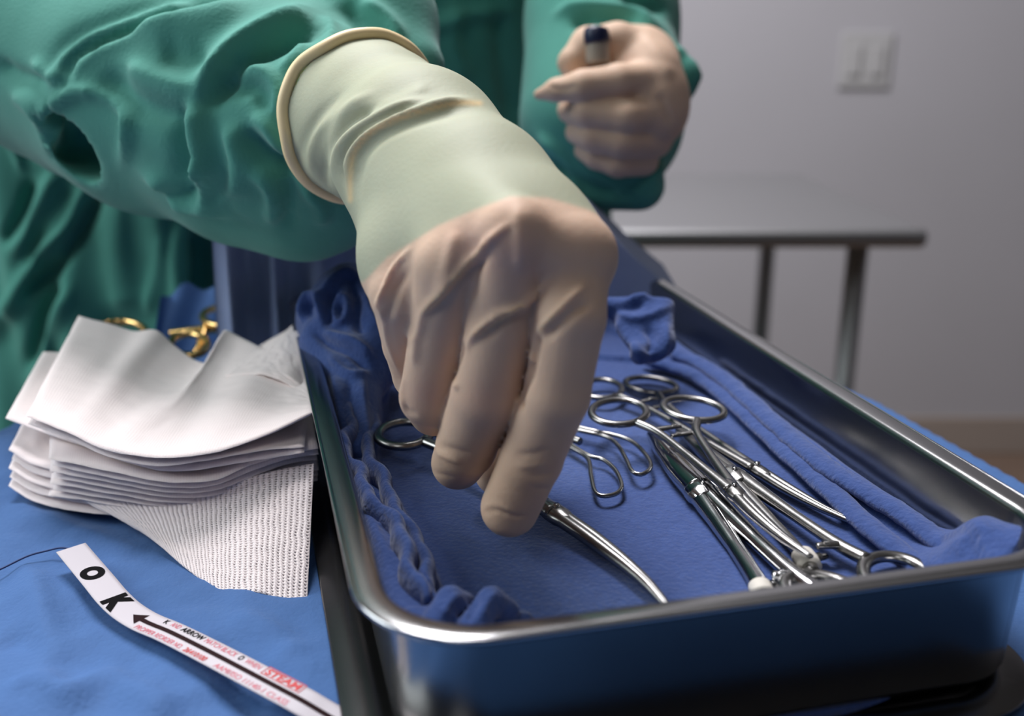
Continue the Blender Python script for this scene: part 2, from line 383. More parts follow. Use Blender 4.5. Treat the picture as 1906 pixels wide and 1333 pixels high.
# beyond the edge the cloth turns down and hangs with folds
ang = np.arctan2(Q[:, 1]-30, Q[:, 0]); edge_wave = .35*np.sin(ang*38)+.2*np.sin(ang*61+1)
gx0 = np.gradient(sd.reshape(gx.shape), gx[0, 1]-gx[0, 0], axis=1).ravel(); gy0 = np.gradient(sd.reshape(gx.shape), gy[1, 0]-gy[0, 0], axis=0).ravel()
out = np.clip(sd, 0, None); pull = out-np.where(out > 0, 1.2*(1-np.exp(-out/1.2)), 0)+np.where(out > 1, edge_wave*np.clip(out-1, 0, 3)/3, 0)
Vd = np.stack([Q[:, 0]-gx0*np.where(out > 0, pull, 0), Q[:, 1]-gy0*np.where(out > 0, pull, 0), zz-np.where(out > 0, 7*(out-1.0*(1-np.exp(-out/1.0))), 0)-.05*drop], 1)
Fd = grid_faces(300, 330); keep = (sd[Fd].max(1) < 5); Fd = Fd[keep]
use = np.unique(Fd); remap = -np.ones(len(Vd), int); remap[use] = np.arange(len(use))
mk('drape', Vd[use], remap[Fd], M_drape, dt)
tp = [((x-0)*.93, (y-30)*.93+30) for x, y in poly]; n_ = len(tp)
Vt = [(x, y, -2.6) for x, y in tp]+[(x, y, -.6) for x, y in tp]
mk('table_top', Vt, [tuple(range(n_))[::-1], tuple(range(n_, 2*n_))]+[(i, (i+1) % n_, (i+1) % n_+n_, i+n_) for i in range(n_)], M_tabl, dt, smooth=False)
for x, y in ((-28, 0), (24, 0), (-14, 58), (10, 60)):
    V, F = sweep([(x, y, -90), (x, y, -2.6)], 1.4, n=2, seg=16, up=(0, 1, 0), smoothpath=False); mk('leg', V, F, M_tabl, dt)

# ------------------------------------------------------------------ blue wrapped bundle behind the tray
bun = thing('wrapped_bundle', (-3, 58, 0), 'large blue cloth-wrapped bundle with hanging folds behind the tray', 'bundle')
nu, nv = 260, 120
prof = catmull([P(437, 690, 59), P(437, 600, 58.5), P(438, 430, 58), P(470, 330, 58.5)], 40)
xs = np.linspace(0, 1, nu); V = []
topz = lambda px: np.interp(px, [430, 500, 700, 900, 1000, 1100, 1180, 1260], [10.0, 10.6, 10.6, 10.6, 10.2, 8.6, 6.2, 4.2])
for j in range(nv):
    v = j/(nv-1)
    for i in range(nu):
        px = 437+(1262-437)*xs[i]; X = (px-953)/FPX*58.5; hz = topz(px)
        fold = .45*math.sin(px*.083)*math.exp(-((px-520)/150)**2)+.35*math.exp(-((px-470)/8)**2)-.6*math.exp(-((px-486)/9)**2)+.3*math.exp(-((px-545)/7)**2)-.4*math.exp(-((px-556)/7)**2)+.15*math.sin(px*.03+1)
        if v < .55: t = v/.55; z = hz*t*.97; y = 52.5+.9*t**2-fold*(.5+.5*t)+((px-437)/893)*3.2
        else:
            t = (v-.55)/.45; z = hz*(.97+.03*math.sin(min(t*6, 1.57))); y = 53.4-fold*(1-min(t*4, 1))+((px-437)/893)*3.2+t*7
        z -= .9*max(0, 1-abs(i)/6.)*v
        V.append((X, y, z+.05))
V = np.array(V); F = grid_faces(nu, nv)
back = V.reshape(nv, nu, 3)[-1].copy(); back[:, 2] = 0; side = V.reshape(nv, nu, 3)
Vb = np.vstack([V, back]); Fb = [tuple(f) for f in F]; base = nv*nu
Fb += [(base-nu+i, base-nu+i+1, base+i+1, base+i) for i in range(nu-1)]
Fb.append(tuple([j*nu for j in range(nv)]+[base])[::-1]); Fb.append(tuple([j*nu+nu-1 for j in range(nv)]+[base+nu-1]))
mk('cloth_wrap', Vb, Fb, M_bundle, bun)

# ------------------------------------------------------------------ steel trays
TA = math.radians(13.8); U_ = np.array([math.cos(TA), math.sin(TA)]); V_ = np.array([-math.sin(TA+.012), math.cos(TA+.012)])
TO = np.array([-3.25, 20.55])
def T2(u, v, z): p = TO+U_*u+V_*v; return (p[0], p[1], z)
def toUV(xy):
    A = np.array([U_, V_]).T; return np.linalg.solve(A, (np.asarray(xy)[..., :2]-TO).T).T
TW, TL = 20.2, 34.6
def rr_ring(u0, u1, v0, v1, r, z, seg=12, side=6):
    r = max(r, .05); pts = []
    for cx, cy, a0 in ((u1-r, v1-r, 0), (u0+r, v1-r, 90), (u0+r, v0+r, 180), (u1-r, v0+r, 270)):
        for k in range(seg+1): a = math.radians(a0+90*k/seg); pts.append((cx+r*math.cos(a), cy+r*math.sin(a)))
    out = []
    for i in range(len(pts)):
        out.append(pts[i]); nx = pts[(i+1) % len(pts)]
        if (i+1) % (seg+1) == 0:
            for s in range(1, side): t = s/side; out.append((pts[i][0]*(1-t)+nx[0]*t, pts[i][1]*(1-t)+nx[1]*t))
    return [T2(u, v, z) for u, v in out]
def pan(u0, u1, v0, v1, levels, R, close_bottom=True):
    rings = [rr_ring(u0+i, u1-i, v0+i, v1-i, R-i*.75, z) for i, z in levels]; n = len(rings[0]); V = [p for r in rings for p in r]; F = []
    for k in range(len(rings)-1):
        for j in range(n): a = k*n+j; b = k*n+(j+1) % n; F.append((a, b, b+n, a+n))
    F.append(tuple(range(n))[::-1]); F.append(tuple(range((len(rings)-1)*n, len(rings)*n)))
    return V, F
def fix_normals(o):
    import bmesh
    bm = bmesh.new(); bm.from_mesh(o.data); bmesh.ops.recalc_face_normals(bm, faces=bm.faces); bm.to_mesh(o.data); bm.free(); o.data.shade_smooth(); return o
tray = thing('instrument_tray', T2(TW/2, TL/2, 2.0), 'shiny stainless steel tray with rounded corners holding the clamps', 'tray')
lev = [(2.2, .36), (1.5, .37), (1.05, .5), (.90, .85), (.74, 4.55), (.68, 4.68), (.6, 4.74), (.1, 4.70), (.0, 4.74), (-.04, 4.82), (.0, 4.90), (.1, 4.94), (.58, 4.92), (.70, 4.86), (.80, 4.7), (.96, .9), (1.1, .6), (1.5, .45), (2.2, .44)]
o = fix_normals(mk('tray_shell', *pan(0, TW, 0, TL, lev, 3.1), M_tray, tray))
b = fix_normals(mk('rolled_edge', *join(sweep(np.array(rr_ring(0, TW, 0, TL, 3.1, 4.87)), .075, seg=10, closed=True, smoothpath=False)), M_bright, tray))
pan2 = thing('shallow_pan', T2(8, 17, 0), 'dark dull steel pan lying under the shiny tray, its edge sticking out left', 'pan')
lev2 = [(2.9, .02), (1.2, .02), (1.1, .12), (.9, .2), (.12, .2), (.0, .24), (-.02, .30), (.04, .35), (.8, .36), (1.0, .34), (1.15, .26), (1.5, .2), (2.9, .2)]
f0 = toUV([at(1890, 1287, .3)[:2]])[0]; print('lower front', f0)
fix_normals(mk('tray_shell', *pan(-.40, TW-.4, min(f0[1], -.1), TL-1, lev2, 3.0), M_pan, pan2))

# ------------------------------------------------------------------ towel lining the tray
nu, nv = 230, 400
uu, vv = np.meshgrid(np.linspace(1.0, TW-1.0, nu), np.linspace(1.0, TL-1.0, nv)); UV = np.stack([uu.ravel(), vv.ravel()], 1)
tz = 2.46+.035*plane_noise(UV[:, 0], UV[:, 1], 8, 5.)
def px2uv(L, z=2.4): return toUV(np.array([at(x, y, z)[:2] for x, y in L]))
def sstep(x): x = np.clip(x, 0, 1); return x*x*(3-2*x)
def tstep(L, wd, amp, side, z=2.5, rim=0., lim=None):
    global tz
    pts = catmull(px2uv(L, z), 40); d, s, t = polydist(UV, pts); sgn = d*s*side
    k = sstep(sgn/wd+.15)*(1 if lim is None else np.clip(lim-sgn, 0, 1))
    tz = tz+amp*k*np.clip(1.1-.0*t, 0, 1)+rim*np.exp(-((sgn-wd*.8)/(wd*.9))**2)
def tridge(L, wd, amp, z=2.5):
    global tz
    pts = catmull(px2uv(L, z), 40); d, s, t = polydist(UV, pts); tz = tz+amp*np.exp(-(d/wd)**2)*np.clip(np.minimum(t, 1-t)*6+.1, 0, 1)
def tbump(px, py, ru, rv, amp, z=2.5, uvc=None):
    global tz
    c = px2uv([(px, py)], z)[0] if uvc is None else np.array(uvc); tz = tz+amp*np.exp(-((UV[:, 0]-c[0])/ru)**2-((UV[:, 1]-c[1])/rv)**2)
# left pile: two stepped wavy edges
tstep([(650, 560), (702, 651), (722, 700), (724, 754), (711, 800), (711, 873), (748, 936), (777, 993), (822, 1084), (840, 1160)], .3, .35, -1, rim=0)
tstep([(610, 600), (674, 674), (662, 754), (655, 850), (691, 919), (737, 976), (794, 1073), (800, 1150)], .3, .45, -1, z=2.9, rim=0)
tridge([(640, 690), (625, 780), (640, 870), (690, 990), (740, 1060)], .3, .35, 3.2)
for k in range(9):
    y0 = 700+k*42; x0 = np.interp(y0, [650, 760, 870, 950, 1080], [655, 668, 668, 700, 780]); tridge([(x0-25, y0+4), (x0+8, y0-4+3*(k % 3)), (x0+34, y0+10)], .13, .12*(1 if k % 2 else -1), 3.)
# right: folded layers
tstep([(1160, 672), (1243, 682), (1294, 715), (1336, 753), (1420, 829), (1504, 909), (1588, 993), (1672, 1055), (1720, 1110)], .3, .25, 1, rim=0)
tstep([(1230, 655), (1268, 674), (1319, 716), (1420, 806), (1504, 877), (1630, 955), (1755, 1043), (1800, 1090)], .3, .3, 1, z=2.9, rim=0)
tridge([(1350, 700), (1500, 820), (1640, 920), (1740, 990)], .5, -.12, 3.)
# front bunches



tbump(0, 0, 2.4, 2.4, 1.9, uvc=(18.9, 1.6)); tbump(0, 0, 2.6, 1.2, -.7, uvc=(12.6, 1.5)); tridge([(1775, 1065), (1830, 1010), (1900, 985)], .7, .5, 3.4)
# back: cloth climbing the end wall
bw = sstep((UV[:, 1]-(TL-4.2))/2.4)
tz += bw*(1.5*np.exp(-((UV[:, 0]-3.2)/2.6)**2)+2.3*np.exp(-((UV[:, 0]-14.6)/2.1)**4)+.9*np.exp(-((UV[:, 0]-8)/3)**2))
tz += bw*.28*np.sin(UV[:, 0]*3.1+UV[:, 1]*1.1)+bw*.22*np.sin(UV[:, 1]*4-UV[:, 0]*1.7)
tz += sstep((UV[:, 1]-(TL-9))/6)*.25*plane_noise(UV[:, 0], UV[:, 1], 12, 3.)*np.clip(1-UV[:, 0]/9, 0, 1)*2
# fit inside the tray walls
inset_d = np.minimum.reduce([UV[:, 0]-1., TW-1.-UV[:, 0], UV[:, 1]-1., TL-1.-UV[:, 1]])
tz -= .35*(1-np.sqrt(np.clip(inset_d/.35, 0, 1)))+1.2*(inset_d < .02)
tz = np.minimum(tz, np.where((inset_d < .3), 4.6, 9.))
cor = np.ones(len(UV), bool)
for cu, cv in ((.98, .98), (TW-.98, .98), (.98, TL-.98), (TW-.98, TL-.98)):
    R = 2.4; mu = cu+R if cu < 9 else cu-R; mv = cv+R if cv < 9 else cv-R
    inc = (np.abs(UV[:, 0]-cu) < R) & (np.abs(UV[:, 1]-cv) < R); dd = np.hypot(UV[:, 0]-mu, UV[:, 1]-mv)
    m = inc & (dd > R); UV[m] = np.array([mu, mv])+(UV[m]-[mu, mv])*(R/dd[m])[:, None]
tow = thing('tray_towel', T2(TW/2, TL/2, 2.1), 'blue cotton towel lining the steel tray under the instruments', 'towel')
XY = TO+UV[:, :1]*U_+UV[:, 1:]*V_
mk('towel_sheet', np.column_stack([XY, tz]), grid_faces(nu, nv), M_towel, tow)
def towel_z(x, y):
    q = toUV([(x, y)])[0]; i = int(np.clip(round((q[0]-1.)/(TW-2.)*(nu-1)), 0, nu-1)); j = int(np.clip(round((q[1]-1.)/(TL-2.)*(nv-1)), 0, nv-1)); return tz[j*nu+i]
# towel bunched up in the two back corners, ridged along its folds
cv_ = Vol((-20, 36, 0), (-3, 60, 12), .13)
cv_.chain([(P(612, 600, 48.3), 1.5), (P(650, 560, 48.3), 1.5), (P(690, 600, 47.2), 1.6), (P(700, 650, 46), 1.5), (P(668, 690, 45), 1.3), (P(655, 760, 43), 1.0), (P(668, 840, 40.5), .8)], .7)
cv_.cap(P(582, 575, 47.8), P(600, 600, 47.8), .62, .9, .5); cv_.cap(P(625, 560, 47.2), P(640, 600, 46.6), .9, 1.1, .5); cv_.cap(P(660, 530, 48.5), P(640, 545, 48), 1.0, .9, .5); cv_.cap(P(610, 640, 46.5), P(640, 700, 45), 1.3, 1.1, .6)
cf = [([(566, 604), (562, 572), (576, 550), (596, 548), (604, 570), (594, 594)], 5, .35), ([(578, 592), (574, 574), (584, 562)], 4, -.3), ([(600, 600), (604, 560), (618, 530), (646, 512), (672, 520)], 5, .45, 9), ([(612, 606), (614, 568), (628, 540)], 6, -.5),
      ([(624, 598), (618, 574), (628, 554), (644, 556), (648, 578), (640, 600), (626, 600)], 4, .35), ([(632, 588), (630, 574), (636, 566)], 4, -.4), ([(655, 520), (664, 560), (660, 600), (680, 620)], 7, -.5), ([(598, 620), (628, 632), (660, 640), (694, 668)], 5, .4, 9), ([(580, 612), (612, 640), (650, 656), (690, 690)], 6, -.4),
      ([(680, 540), (690, 580), (706, 610)], 6, .3), ([(612, 660), (640, 690), (660, 700), (688, 694)], 6, .3), ([(620, 690), (630, 740), (640, 800)], 7, .25), ([(650, 700), (652, 760), (660, 820)], 6, -.3), ([(674, 700), (676, 750), (684, 820)], 6, .25)]
def cloth_lump(v, f, it=2):
    V, F = v.mesh(); V = relax(V, F, 3); V = sculpt(V, F, f); V = relax(V, F, it, .4); mk('towel_fold', V, F, M_towel, tow)
cloth_lump(cv_, cf)
def hem(L, z, r, flat, seed, wob=.06, lat=0.):
    q = catmull([at(x, y, z) for x, y in L], 160); k = np.arange(160)
    q[:, 2] += wob*np.sin(k*.33+seed)+wob*.6*np.sin(k*.71+seed*2)
    q[:, 0] += lat*(np.sin(k*.21+seed)+.6*np.sin(k*.47+seed*2))
    rr = r*(1+wob*1.2*np.sin(k*.27+seed*3)+wob*.7*np.sin(k*.9+seed)); rr[:6] *= np.linspace(.3, 1, 6); rr[-6:] *= np.linspace(1, .3, 6)
    V, F = sweep(q, rr, seg=16, flat=flat, smoothpath=False); V[:, 2] += .03*plane_noise(V[:, 0], V[:, 1], 5, 1.1); mk('towel_fold', V, F, M_towel, tow)
hem([(1195, 672), (1262, 686), (1315, 712), (1372, 756), (1456, 834), (1538, 908), (1622, 985), (1700, 1046), (1740, 1085)], 2.85, .46, .55, 1., .015)
hem([(1245, 655), (1300, 676), (1360, 716), (1455, 800), (1545, 874), (1665, 948), (1765, 1020), (1810, 1060)], 3.15, .48, .55, 2., .015)
hem([(655, 630), (690, 655), (706, 705), (706, 754), (693, 805), (693, 873), (730, 936), (759, 995), (802, 1086), (818, 1130)], 3.1, .25, 2.1, 4., .05, .13)
hem([(625, 640), (655, 680), (652, 754), (646, 850), (678, 920), (722, 978), (775, 1076), (788, 1125)], 3.4, .27, 2.2, 5., .06, .16)
fv = Vol((-8, 18, 1), (4, 30, 7), .09)
fv.cap(at(770, 1165, 2.9), at(975, 1160, 2.5), .55, .35, .3); fv.cap(at(806, 1170, 3.2), at(838, 1118, 3.5), .42, .40, .25); fv.cap(at(838, 1118, 3.5), at(868, 1122, 3.2), .36, .3, .2)
fv.cap(at(880, 1168, 3.2), at(914, 1118, 3.5), .42, .38, .25); fv.cap(at(914, 1118, 3.5), at(948, 1135, 3.1), .34, .3, .2)
cloth_lump(fv, [([(822, 1150), (838, 1120), (856, 1108)], 6, .15), ([(870, 1160), (880, 1130), (890, 1110)], 6, -.15), ([(895, 1150), (910, 1118), (925, 1105)], 5, .15)])
cr = Vol((0, 40, 0), (16, 62, 10), .13)
cr.chain([(P(1120, 572, 48.4), .5), (P(1190, 572, 48.4), .5), (P(1238, 572, 48.2), .4), (P(1240, 640, 46.8), .4), (P(1190, 662, 46.2), .45)], .3); cr.cap(P(1165, 590, 48.2), P(1195, 650, 46.8), .6, .5, .4); cr.cap(P(1215, 590, 48), P(1222, 650, 46.8), .55, .45, .5); cr.cap(P(1190, 600, 48), P(1205, 650, 47), .6, .5, .5)
cloth_lump(cr, [([(1138, 560), (1155, 585), (1180, 596), (1215, 588), (1250, 568)], 5, .22, 10), ([(1140, 580), (1165, 575), (1200, 566)], 7, -.2), ([(1150, 590), (1160, 620), (1180, 650), (1190, 672)], 5, .3, 12), ([(1165, 560), (1200, 552), (1240, 548)], 6, .25), ([(1200, 606), (1215, 630), (1210, 660)], 8, -.3), ([(1240, 600), (1240, 640), (1225, 670)], 6, .25)])

# ------------------------------------------------------------------ instruments
def inst(name, ring_px, tip_px, z0, z1, label, L=14., group=None, mt=None, roll=0., **kw):
    """ring-handled clamp laid from ring_px (middle of the two rings) to tip_px"""
    mt = mt or M_steel
    a = at(*ring_px, z0); b = at(*tip_px, z1); d = b-a; real = np.linalg.norm(d); s = real/L
    y = d/real; x = np.cross(y, [0, 0, 1]); x /= np.linalg.norm(x); n = np.cross(x, y)
    x, n = x*math.cos(roll)+n*math.sin(roll), n*math.cos(roll)-x*math.sin(roll)
    M = np.array([x, y, n])
    o = thing(name, tuple(a), label, 'surgical clamp', group)
    last = {}
    def add(pn, VF, m=None, sub=None):
        q = mk(pn, (np.asarray(VF[0])*s)@M+a, VF[1], m or mt, o); last[pn] = q
        if sub: q.parent = last[sub]
    spread = kw.get('spread', 1.5)/s; rw = kw.get('rw', 1.05)/s; rl = kw.get('rl', 1.4)/s; lock = kw.get('lock', .58)*L; t = kw.get('t', .19)/s
    curve = kw.get('curve', 0.)/s; sides = kw.get('sides', (-1, 1)); cross = kw.get('cross', 0.05)
    for sg in sides:
        th = np.linspace(0, 2*np.pi, 49)[:-1]; zo = .1*sg
        # ring, tilted outward a bit
        px_ = sg*spread+rw*np.cos(th)+.22*sg*np.sin(th); py_ = rl*np.sin(th)
        add('finger_ring', sweep(np.stack([px_, py_, np.full_like(th, zo)], 1), t, seg=12, flat=.8, closed=True, smoothpath=False))
        e = sg*(spread-.28*rw); y0 = rl*.92
        path = [(e, y0, zo), (sg*spread*.52, y0+.14*lock, zo), (sg*spread*.34, y0+.38*lock, zo), (sg*.14, lock, zo*.5)]
        shp = catmull(path, 60); last['shp%d' % sg] = shp
        add('shank', sweep(path, [t*1.15, t*1.0, t*.95, t*1.15, t*1.5], flat=.85, n=40))
        # ratchet arm reaching towards the other shank
        ry = y0+.13*lock
        add('ratchet', sub='shank', VF=join(sweep([(sg*spread*.55, ry, zo*1.6), (sg*.05, ry+.02, zo*2.2), (-sg*.22, ry+.05, zo*2.2)], [t*.9, t*.85, t*.6], flat=.6, n=14),
             *[box(sg*(.05+.07*k)-.02, sg*(.05+.07*k)+.02, ry-.12, ry+.12, zo*2.2-.03, zo*2.2+t*.62) for k in range(3)]))
    jl = L-lock
    for sg in sides:
        wj = t*kw.get('jw', 1.05)
        tpath = [(sg*.1, lock+.2, 0), (sg*(cross+.05)+curve*.05, lock+jl*.35, 0), (sg*cross+curve*.35, lock+jl*.7, 0), (sg*.03+curve, L, 0)]
        add('jaw', sweep(tpath, [wj*1.25, wj*1.15, wj, wj*.8, wj*.42], flat=.95, n=40))
    w2 = t*2.1
    V, F = sweep([(0, lock-.75, 0), (0, lock-.35, 0), (0, lock+.35, 0), (0, lock+.8, 0)], [w2*.8, w2, w2, w2*.75], flat=.72, n=18, seg=16)
    add('box_lock', (V, F)); th = np.linspace(0, 2*np.pi, 17)[:-1]
    V = [(.13*math.cos(q), lock+.13*math.sin(q), w2*.6) for q in th]+[(.11*math.cos(q), lock+.11*math.sin(q), w2*.6+.14) for q in th]
    add('pivot_screw', (np.array(V), [tuple(range(16, 32))]+[(i, (i+1) % 16, (i+1) % 16+16, i+16) for i in range(16)]), M_bright, sub='box_lock')
    def tape(sg, y0_, y1_, r):
        q = last['shp%d' % sg]; pts = [[np.interp(y_, q[:, 1], q[:, k]) for k in range(3)] for y_ in (y0_, (y0_+y1_)/2, y1_)]
        add('tape_band', sweep(pts, [r*.97, r, r*.96], n=5, seg=20, flat=.9), M_tape, sub='shank')
    return o, tape, s, lock, spread
ZF = 2.78
inst('artery_clamp', (1165, 720), (1581, 985), ZF+.1, ZF, 'curved steel clamp lying nearest the folded towel edge, tip alone on the cloth', L=15, spread=1.3, curve=-.55, lock=.66, t=.15, rw=1.0, rl=1.15)
o3, add, s, lock, sp = inst('needle_holder', (1603, 1088), (1262, 800), ZF+.15, ZF+.1, 'dull steel needle holder with white tape on one shank and rings by the front rim', L=14, spread=1.2, lock=.62, t=.22, rw=1.0, rl=1.15, jw=1.15)
add(-1, 1.6, 2.4, .42)
inst('curved_clamp', (1222, 764), (1484, 1040), ZF+1.0, ZF+.55, 'curved steel clamp on top of the pile with both finger rings beside the hand', L=14, spread=1.58, curve=-.45, lock=.62, t=.165, rw=1.12, rl=1.2)
o4, add, s, lock, sp = inst('heavy_needle_holder', (1508, 1152), (1212, 808), ZF-.15, ZF+.25, 'thick mirror-polished needle holder lying left of the clamp pile', L=17, spread=1.1, lock=.60, t=.30, rw=1.0, rl=1.1, jw=1.35, mt=M_bright, cross=.12)
add(-1, 1.9, 2.6, .46)
inst('long_curved_clamp', (800, 800), (1290, 1127), ZF+.5, ZF, 'long curved steel clamp held under the gloved fingertips, tip towards the front rim', L=16, spread=1.15, curve=.75, lock=.56, t=.2, rw=1.05, rl=1.1)
# wire loop instrument: two teardrop wire loops on long stems
wl = thing('wire_loop_clip', at(1075, 815, ZF), 'thin steel wire instrument with two teardrop loops beside the index finger', 'surgical clip')
def wire(name, L, r, z, parent=wl, m=None):
    zs = z if hasattr(z, '__len__') else [z]*len(L)
    V, F = sweep([at(x, y, q) for (x, y), q in zip(L, zs)], r, n=90, seg=10); return mk(name, V, F, m or M_steel, parent)
wire('wire_loop', [(1020, 812), (1066, 835), (1094, 854), (1100, 885), (1106, 912), (1116, 922), (1132, 923), (1150, 917), (1157, 903), (1146, 876), (1123, 856), (1092, 846), (1030, 806)], .085, ZF+.05)
wire('wire_loop', [(1020, 782), (1073, 800), (1128, 813), (1150, 829), (1166, 856), (1174, 874), (1184, 882), (1195, 883), (1209, 874), (1210, 860), (1195, 838), (1173, 820), (1143, 810), (1080, 796), (1020, 775)], .085, ZF+.15)
wire('stem', [(1000, 800), (1040, 808), (1080, 822)], .16, ZF+.1)

# ------------------------------------------------------------------ gold ring handles lying at the back of the drape
def gold(name, L, Z, r, parent): 
    V, F = sweep([P(x, y, q) for (x, y), q in zip(L, Z)], r, n=60, seg=12); mk(name, V, F, M_gold, parent)
g1 = thing('gold_handled_scissors', P(235, 640, 57), 'gold-handled scissors, ring standing up behind the left end of the gauze', 'surgical scissors', 'gold ring handles behind the gauze')
def ringpx(cx, cy, rx, ry, Z, r, tilt, parent, k=40):
    th = np.linspace(0, 2*np.pi, k+1)[:-1]; pts = np.array([P(cx+rx*math.cos(a), cy+ry*math.sin(a), Z+tilt*math.sin(a)) for a in th])
    V, F = sweep(pts, r, seg=12, closed=True, smoothpath=False, up=(0, -.3, 1)); mk('finger_ring', V, F, M_gold, parent)
ringpx(225, 622, 48, 24, 56.5, .2, -1.6, g1)
gold('shank', [(262, 632), (300, 650), (345, 665)], [56, 55, 54], [.22, .2, .2], g1)
gold('shank', [(190, 640), (240, 660), (330, 680)], [56.5, 55, 54], [.22, .2, .2], g1)
g2 = thing('gold_handled_clamp', P(400, 600, 59), 'gold-handled clamp behind the notch in the top gauze pad', 'surgical clamp', 'gold ring handles behind the gauze')
ringpx(415, 590, 38, 17, 57.5, .2, -1.6, g2); ringpx(352, 642, 34, 20, 54.5, .2, -1.5, g2)
gold('shank', [(384, 598), (380, 620), (372, 640)], [57, 56.2, 55.5], [.24, .22, .2], g2)
gold('shank', [(320, 622), (380, 614), (450, 606)], [57, 56.7, 56.5], [.3, .28, .26], g2)
gold('shank', [(380, 628), (360, 660), (330, 690)], [55.8, 54.5, 53.5], [.2, .2, .18], g2)
cl = catmull([P(285, 640, 60), P(300, 605, 61), P(345, 588, 62), P(400, 592, 62.5), P(440, 600, 62)], 40); k = 14
rows = [cl+np.array([0, -t*5.2, -t*2.6-1.2*math.sin(t*3.1)])+np.array([[0, 0, .25*math.sin(i*.5+t*4)] for i in range(40)]) for t in np.linspace(-.25, 1.05, k)]
tag(mk('drape_corner', np.vstack(rows), grid_faces(40, k), M_drape), 'rumpled blue drape corner behind the gauze under the gold handles', 'drape')

# ------------------------------------------------------------------ gauze
def pad(name, front, back, th, label, bump=None, group='gauze pads in the stack', m=None, n=(70, 56), side_curve=None, lx=11., ly=10.):
    nu, nv = n; f = catmull([P(*q) for q in front], nu); b = catmull([P(*q) for q in back], nu)
    t = np.linspace(0, 1, nv)[:, None, None]; S = f[None]*(1-t)+b[None]*t
    uu, tt = np.meshgrid(np.linspace(0, 1, nu), np.linspace(0, 1, nv))
    if bump is not None: S[..., 2] += bump(uu, tt)
    S[..., 2] += .03*plane_noise(uu*lx, tt*ly, sum(map(ord, label)) % 97, 2.6)
    du = np.gradient(S, axis=1); dv = np.gradient(S, axis=0); N = np.cross(du, dv); N /= np.linalg.norm(N, axis=2)[..., None]
    if N[..., 2].mean() < 0: N = -N
    edge = np.minimum.reduce([uu, 1-uu, tt, 1-tt]); rnd = np.sqrt(np.clip(edge/.012, 0, 1))*.9+.1
    top = S+N*(th/2*rnd)[..., None]; bot = S-N*(th/2*rnd)[..., None]
    V = np.vstack([top.reshape(-1, 3), bot.reshape(-1, 3)]); F = [tuple(q) for q in grid_faces(nu, nv)]
    k = nu*nv; F += [tuple(i+k for i in q[::-1]) for q in F]
    per = list(range(nu))+[j*nu+nu-1 for j in range(1, nv)]+[(nv-1)*nu+i for i in range(nu-2, -1, -1)]+[j*nu for j in range(nv-2, 0, -1)]
    F += [(per[i], per[i-1], per[i-1]+k, per[i]+k) for i in range(len(per))]
    uv = np.stack([uu.ravel()*lx, tt.ravel()*ly], 1); o = mk(name, V, F, m or M_gauze, None, uv=np.vstack([uv, uv]))
    fix_normals(o)
    return tag(o, label, 'gauze', group)
def shift(L, dx, dy, dZ): return [(x+dx, y+dy, Z+dZ) for x, y, Z in L]
tf = [(48, 775, 40.5), (120, 803, 39.8), (200, 838, 39.0), (290, 852, 38.4), (380, 846, 38.2), (470, 820, 38.4), (583, 768, 39.2)]
tb = [(146, 588, 50.), (205, 603, 49.8), (250, 617, 49.6), (290, 614, 49.4), (322, 640, 49.), (365, 672, 48.), (402, 676, 47.8), (412, 640, 48.6), (420, 621, 49.2), (445, 628, 49), (500, 655, 47.5), (552, 690, 46), (584, 740, 42.)]
pad('gauze_pad', tf, tb, .14, 'topmost white gauze pad, curled up at the back and sagging in the middle',
    bump=lambda u, t: .45*np.exp(-((u-.36-.10*t)/.055)**2)*t**.6*(1-.3*t)+.3*np.exp(-((u-.68)/.12)**2)*np.sin(np.pi*t)-.35*np.exp(-((u-.55)/.08)**2)*np.sin(np.pi*t))
gf = [(52, 790, 40.6), (130, 818, 40), (200, 850, 39.2), (290, 867, 38.6), (380, 858, 38.4), (470, 842, 38.5), (566, 832, 38.9)]
gb = [(150, 640, 50.3), (250, 650, 50), (350, 690, 49), (430, 670, 49), (500, 690, 48), (580, 740, 44)]
pad('gauze_pad', gf, gb, .12, 'white gauze pad just under the topmost one, its edge sagging')
sf = [(10, 778, 43.2), (80, 805, 42.3), (160, 832, 41.0), (240, 862, 39.6), (320, 878, 38.9), (420, 866, 38.7), (566, 842, 38.8)]
sb = [(80, 655, 50.5), (130, 655, 51), (200, 640, 51.5), (300, 690, 50), (400, 690, 49.5), (500, 670, 49.), (578, 640, 47.5)]
pad('gauze_pad', sf, sb, .16, 'gauze pad turned so its corner pokes out furthest left under the top pads')
# lower pile
lf0 = [(92, 862, 40.4), (150, 873, 39.8), (230, 890, 39.2), (320, 905, 38.8), (400, 900, 38.7), (470, 872, 39.), (540, 852, 39.3), (592, 842, 39.6)]
lb0 = [(100, 720, 50), (200, 700, 50.4), (300, 700, 50.4), (400, 700, 50.), (480, 650, 49.5), (545, 612, 49.6)]
for i in range(7):
    a = i*9.6; sq = i/6.; lf = [(x+random.uniform(-3, 3)+(6 if i % 2 else 0)*(k == 0), 835+(y-842)*(1-.25*sq)+a*1.25-(12 if k > 5 else 0)*sq-(0 if k else 0), Z+.02*a) for k, (x, y, Z) in enumerate(lf0)]
    lb = shift(lb0, random.uniform(-4, 4)+i*5, a*.9-2, .1*i)
    nm = ['first', 'second', 'third', 'fourth', 'fifth', 'sixth', 'lowest'][i]
    pad('gauze_pad', lf, lb, .14, f'folded white gauze pad, {nm} from the top of the neat lower pile' if i < 6 else 'folded white gauze pad at the very bottom of the neat lower pile', n=(60, 30))
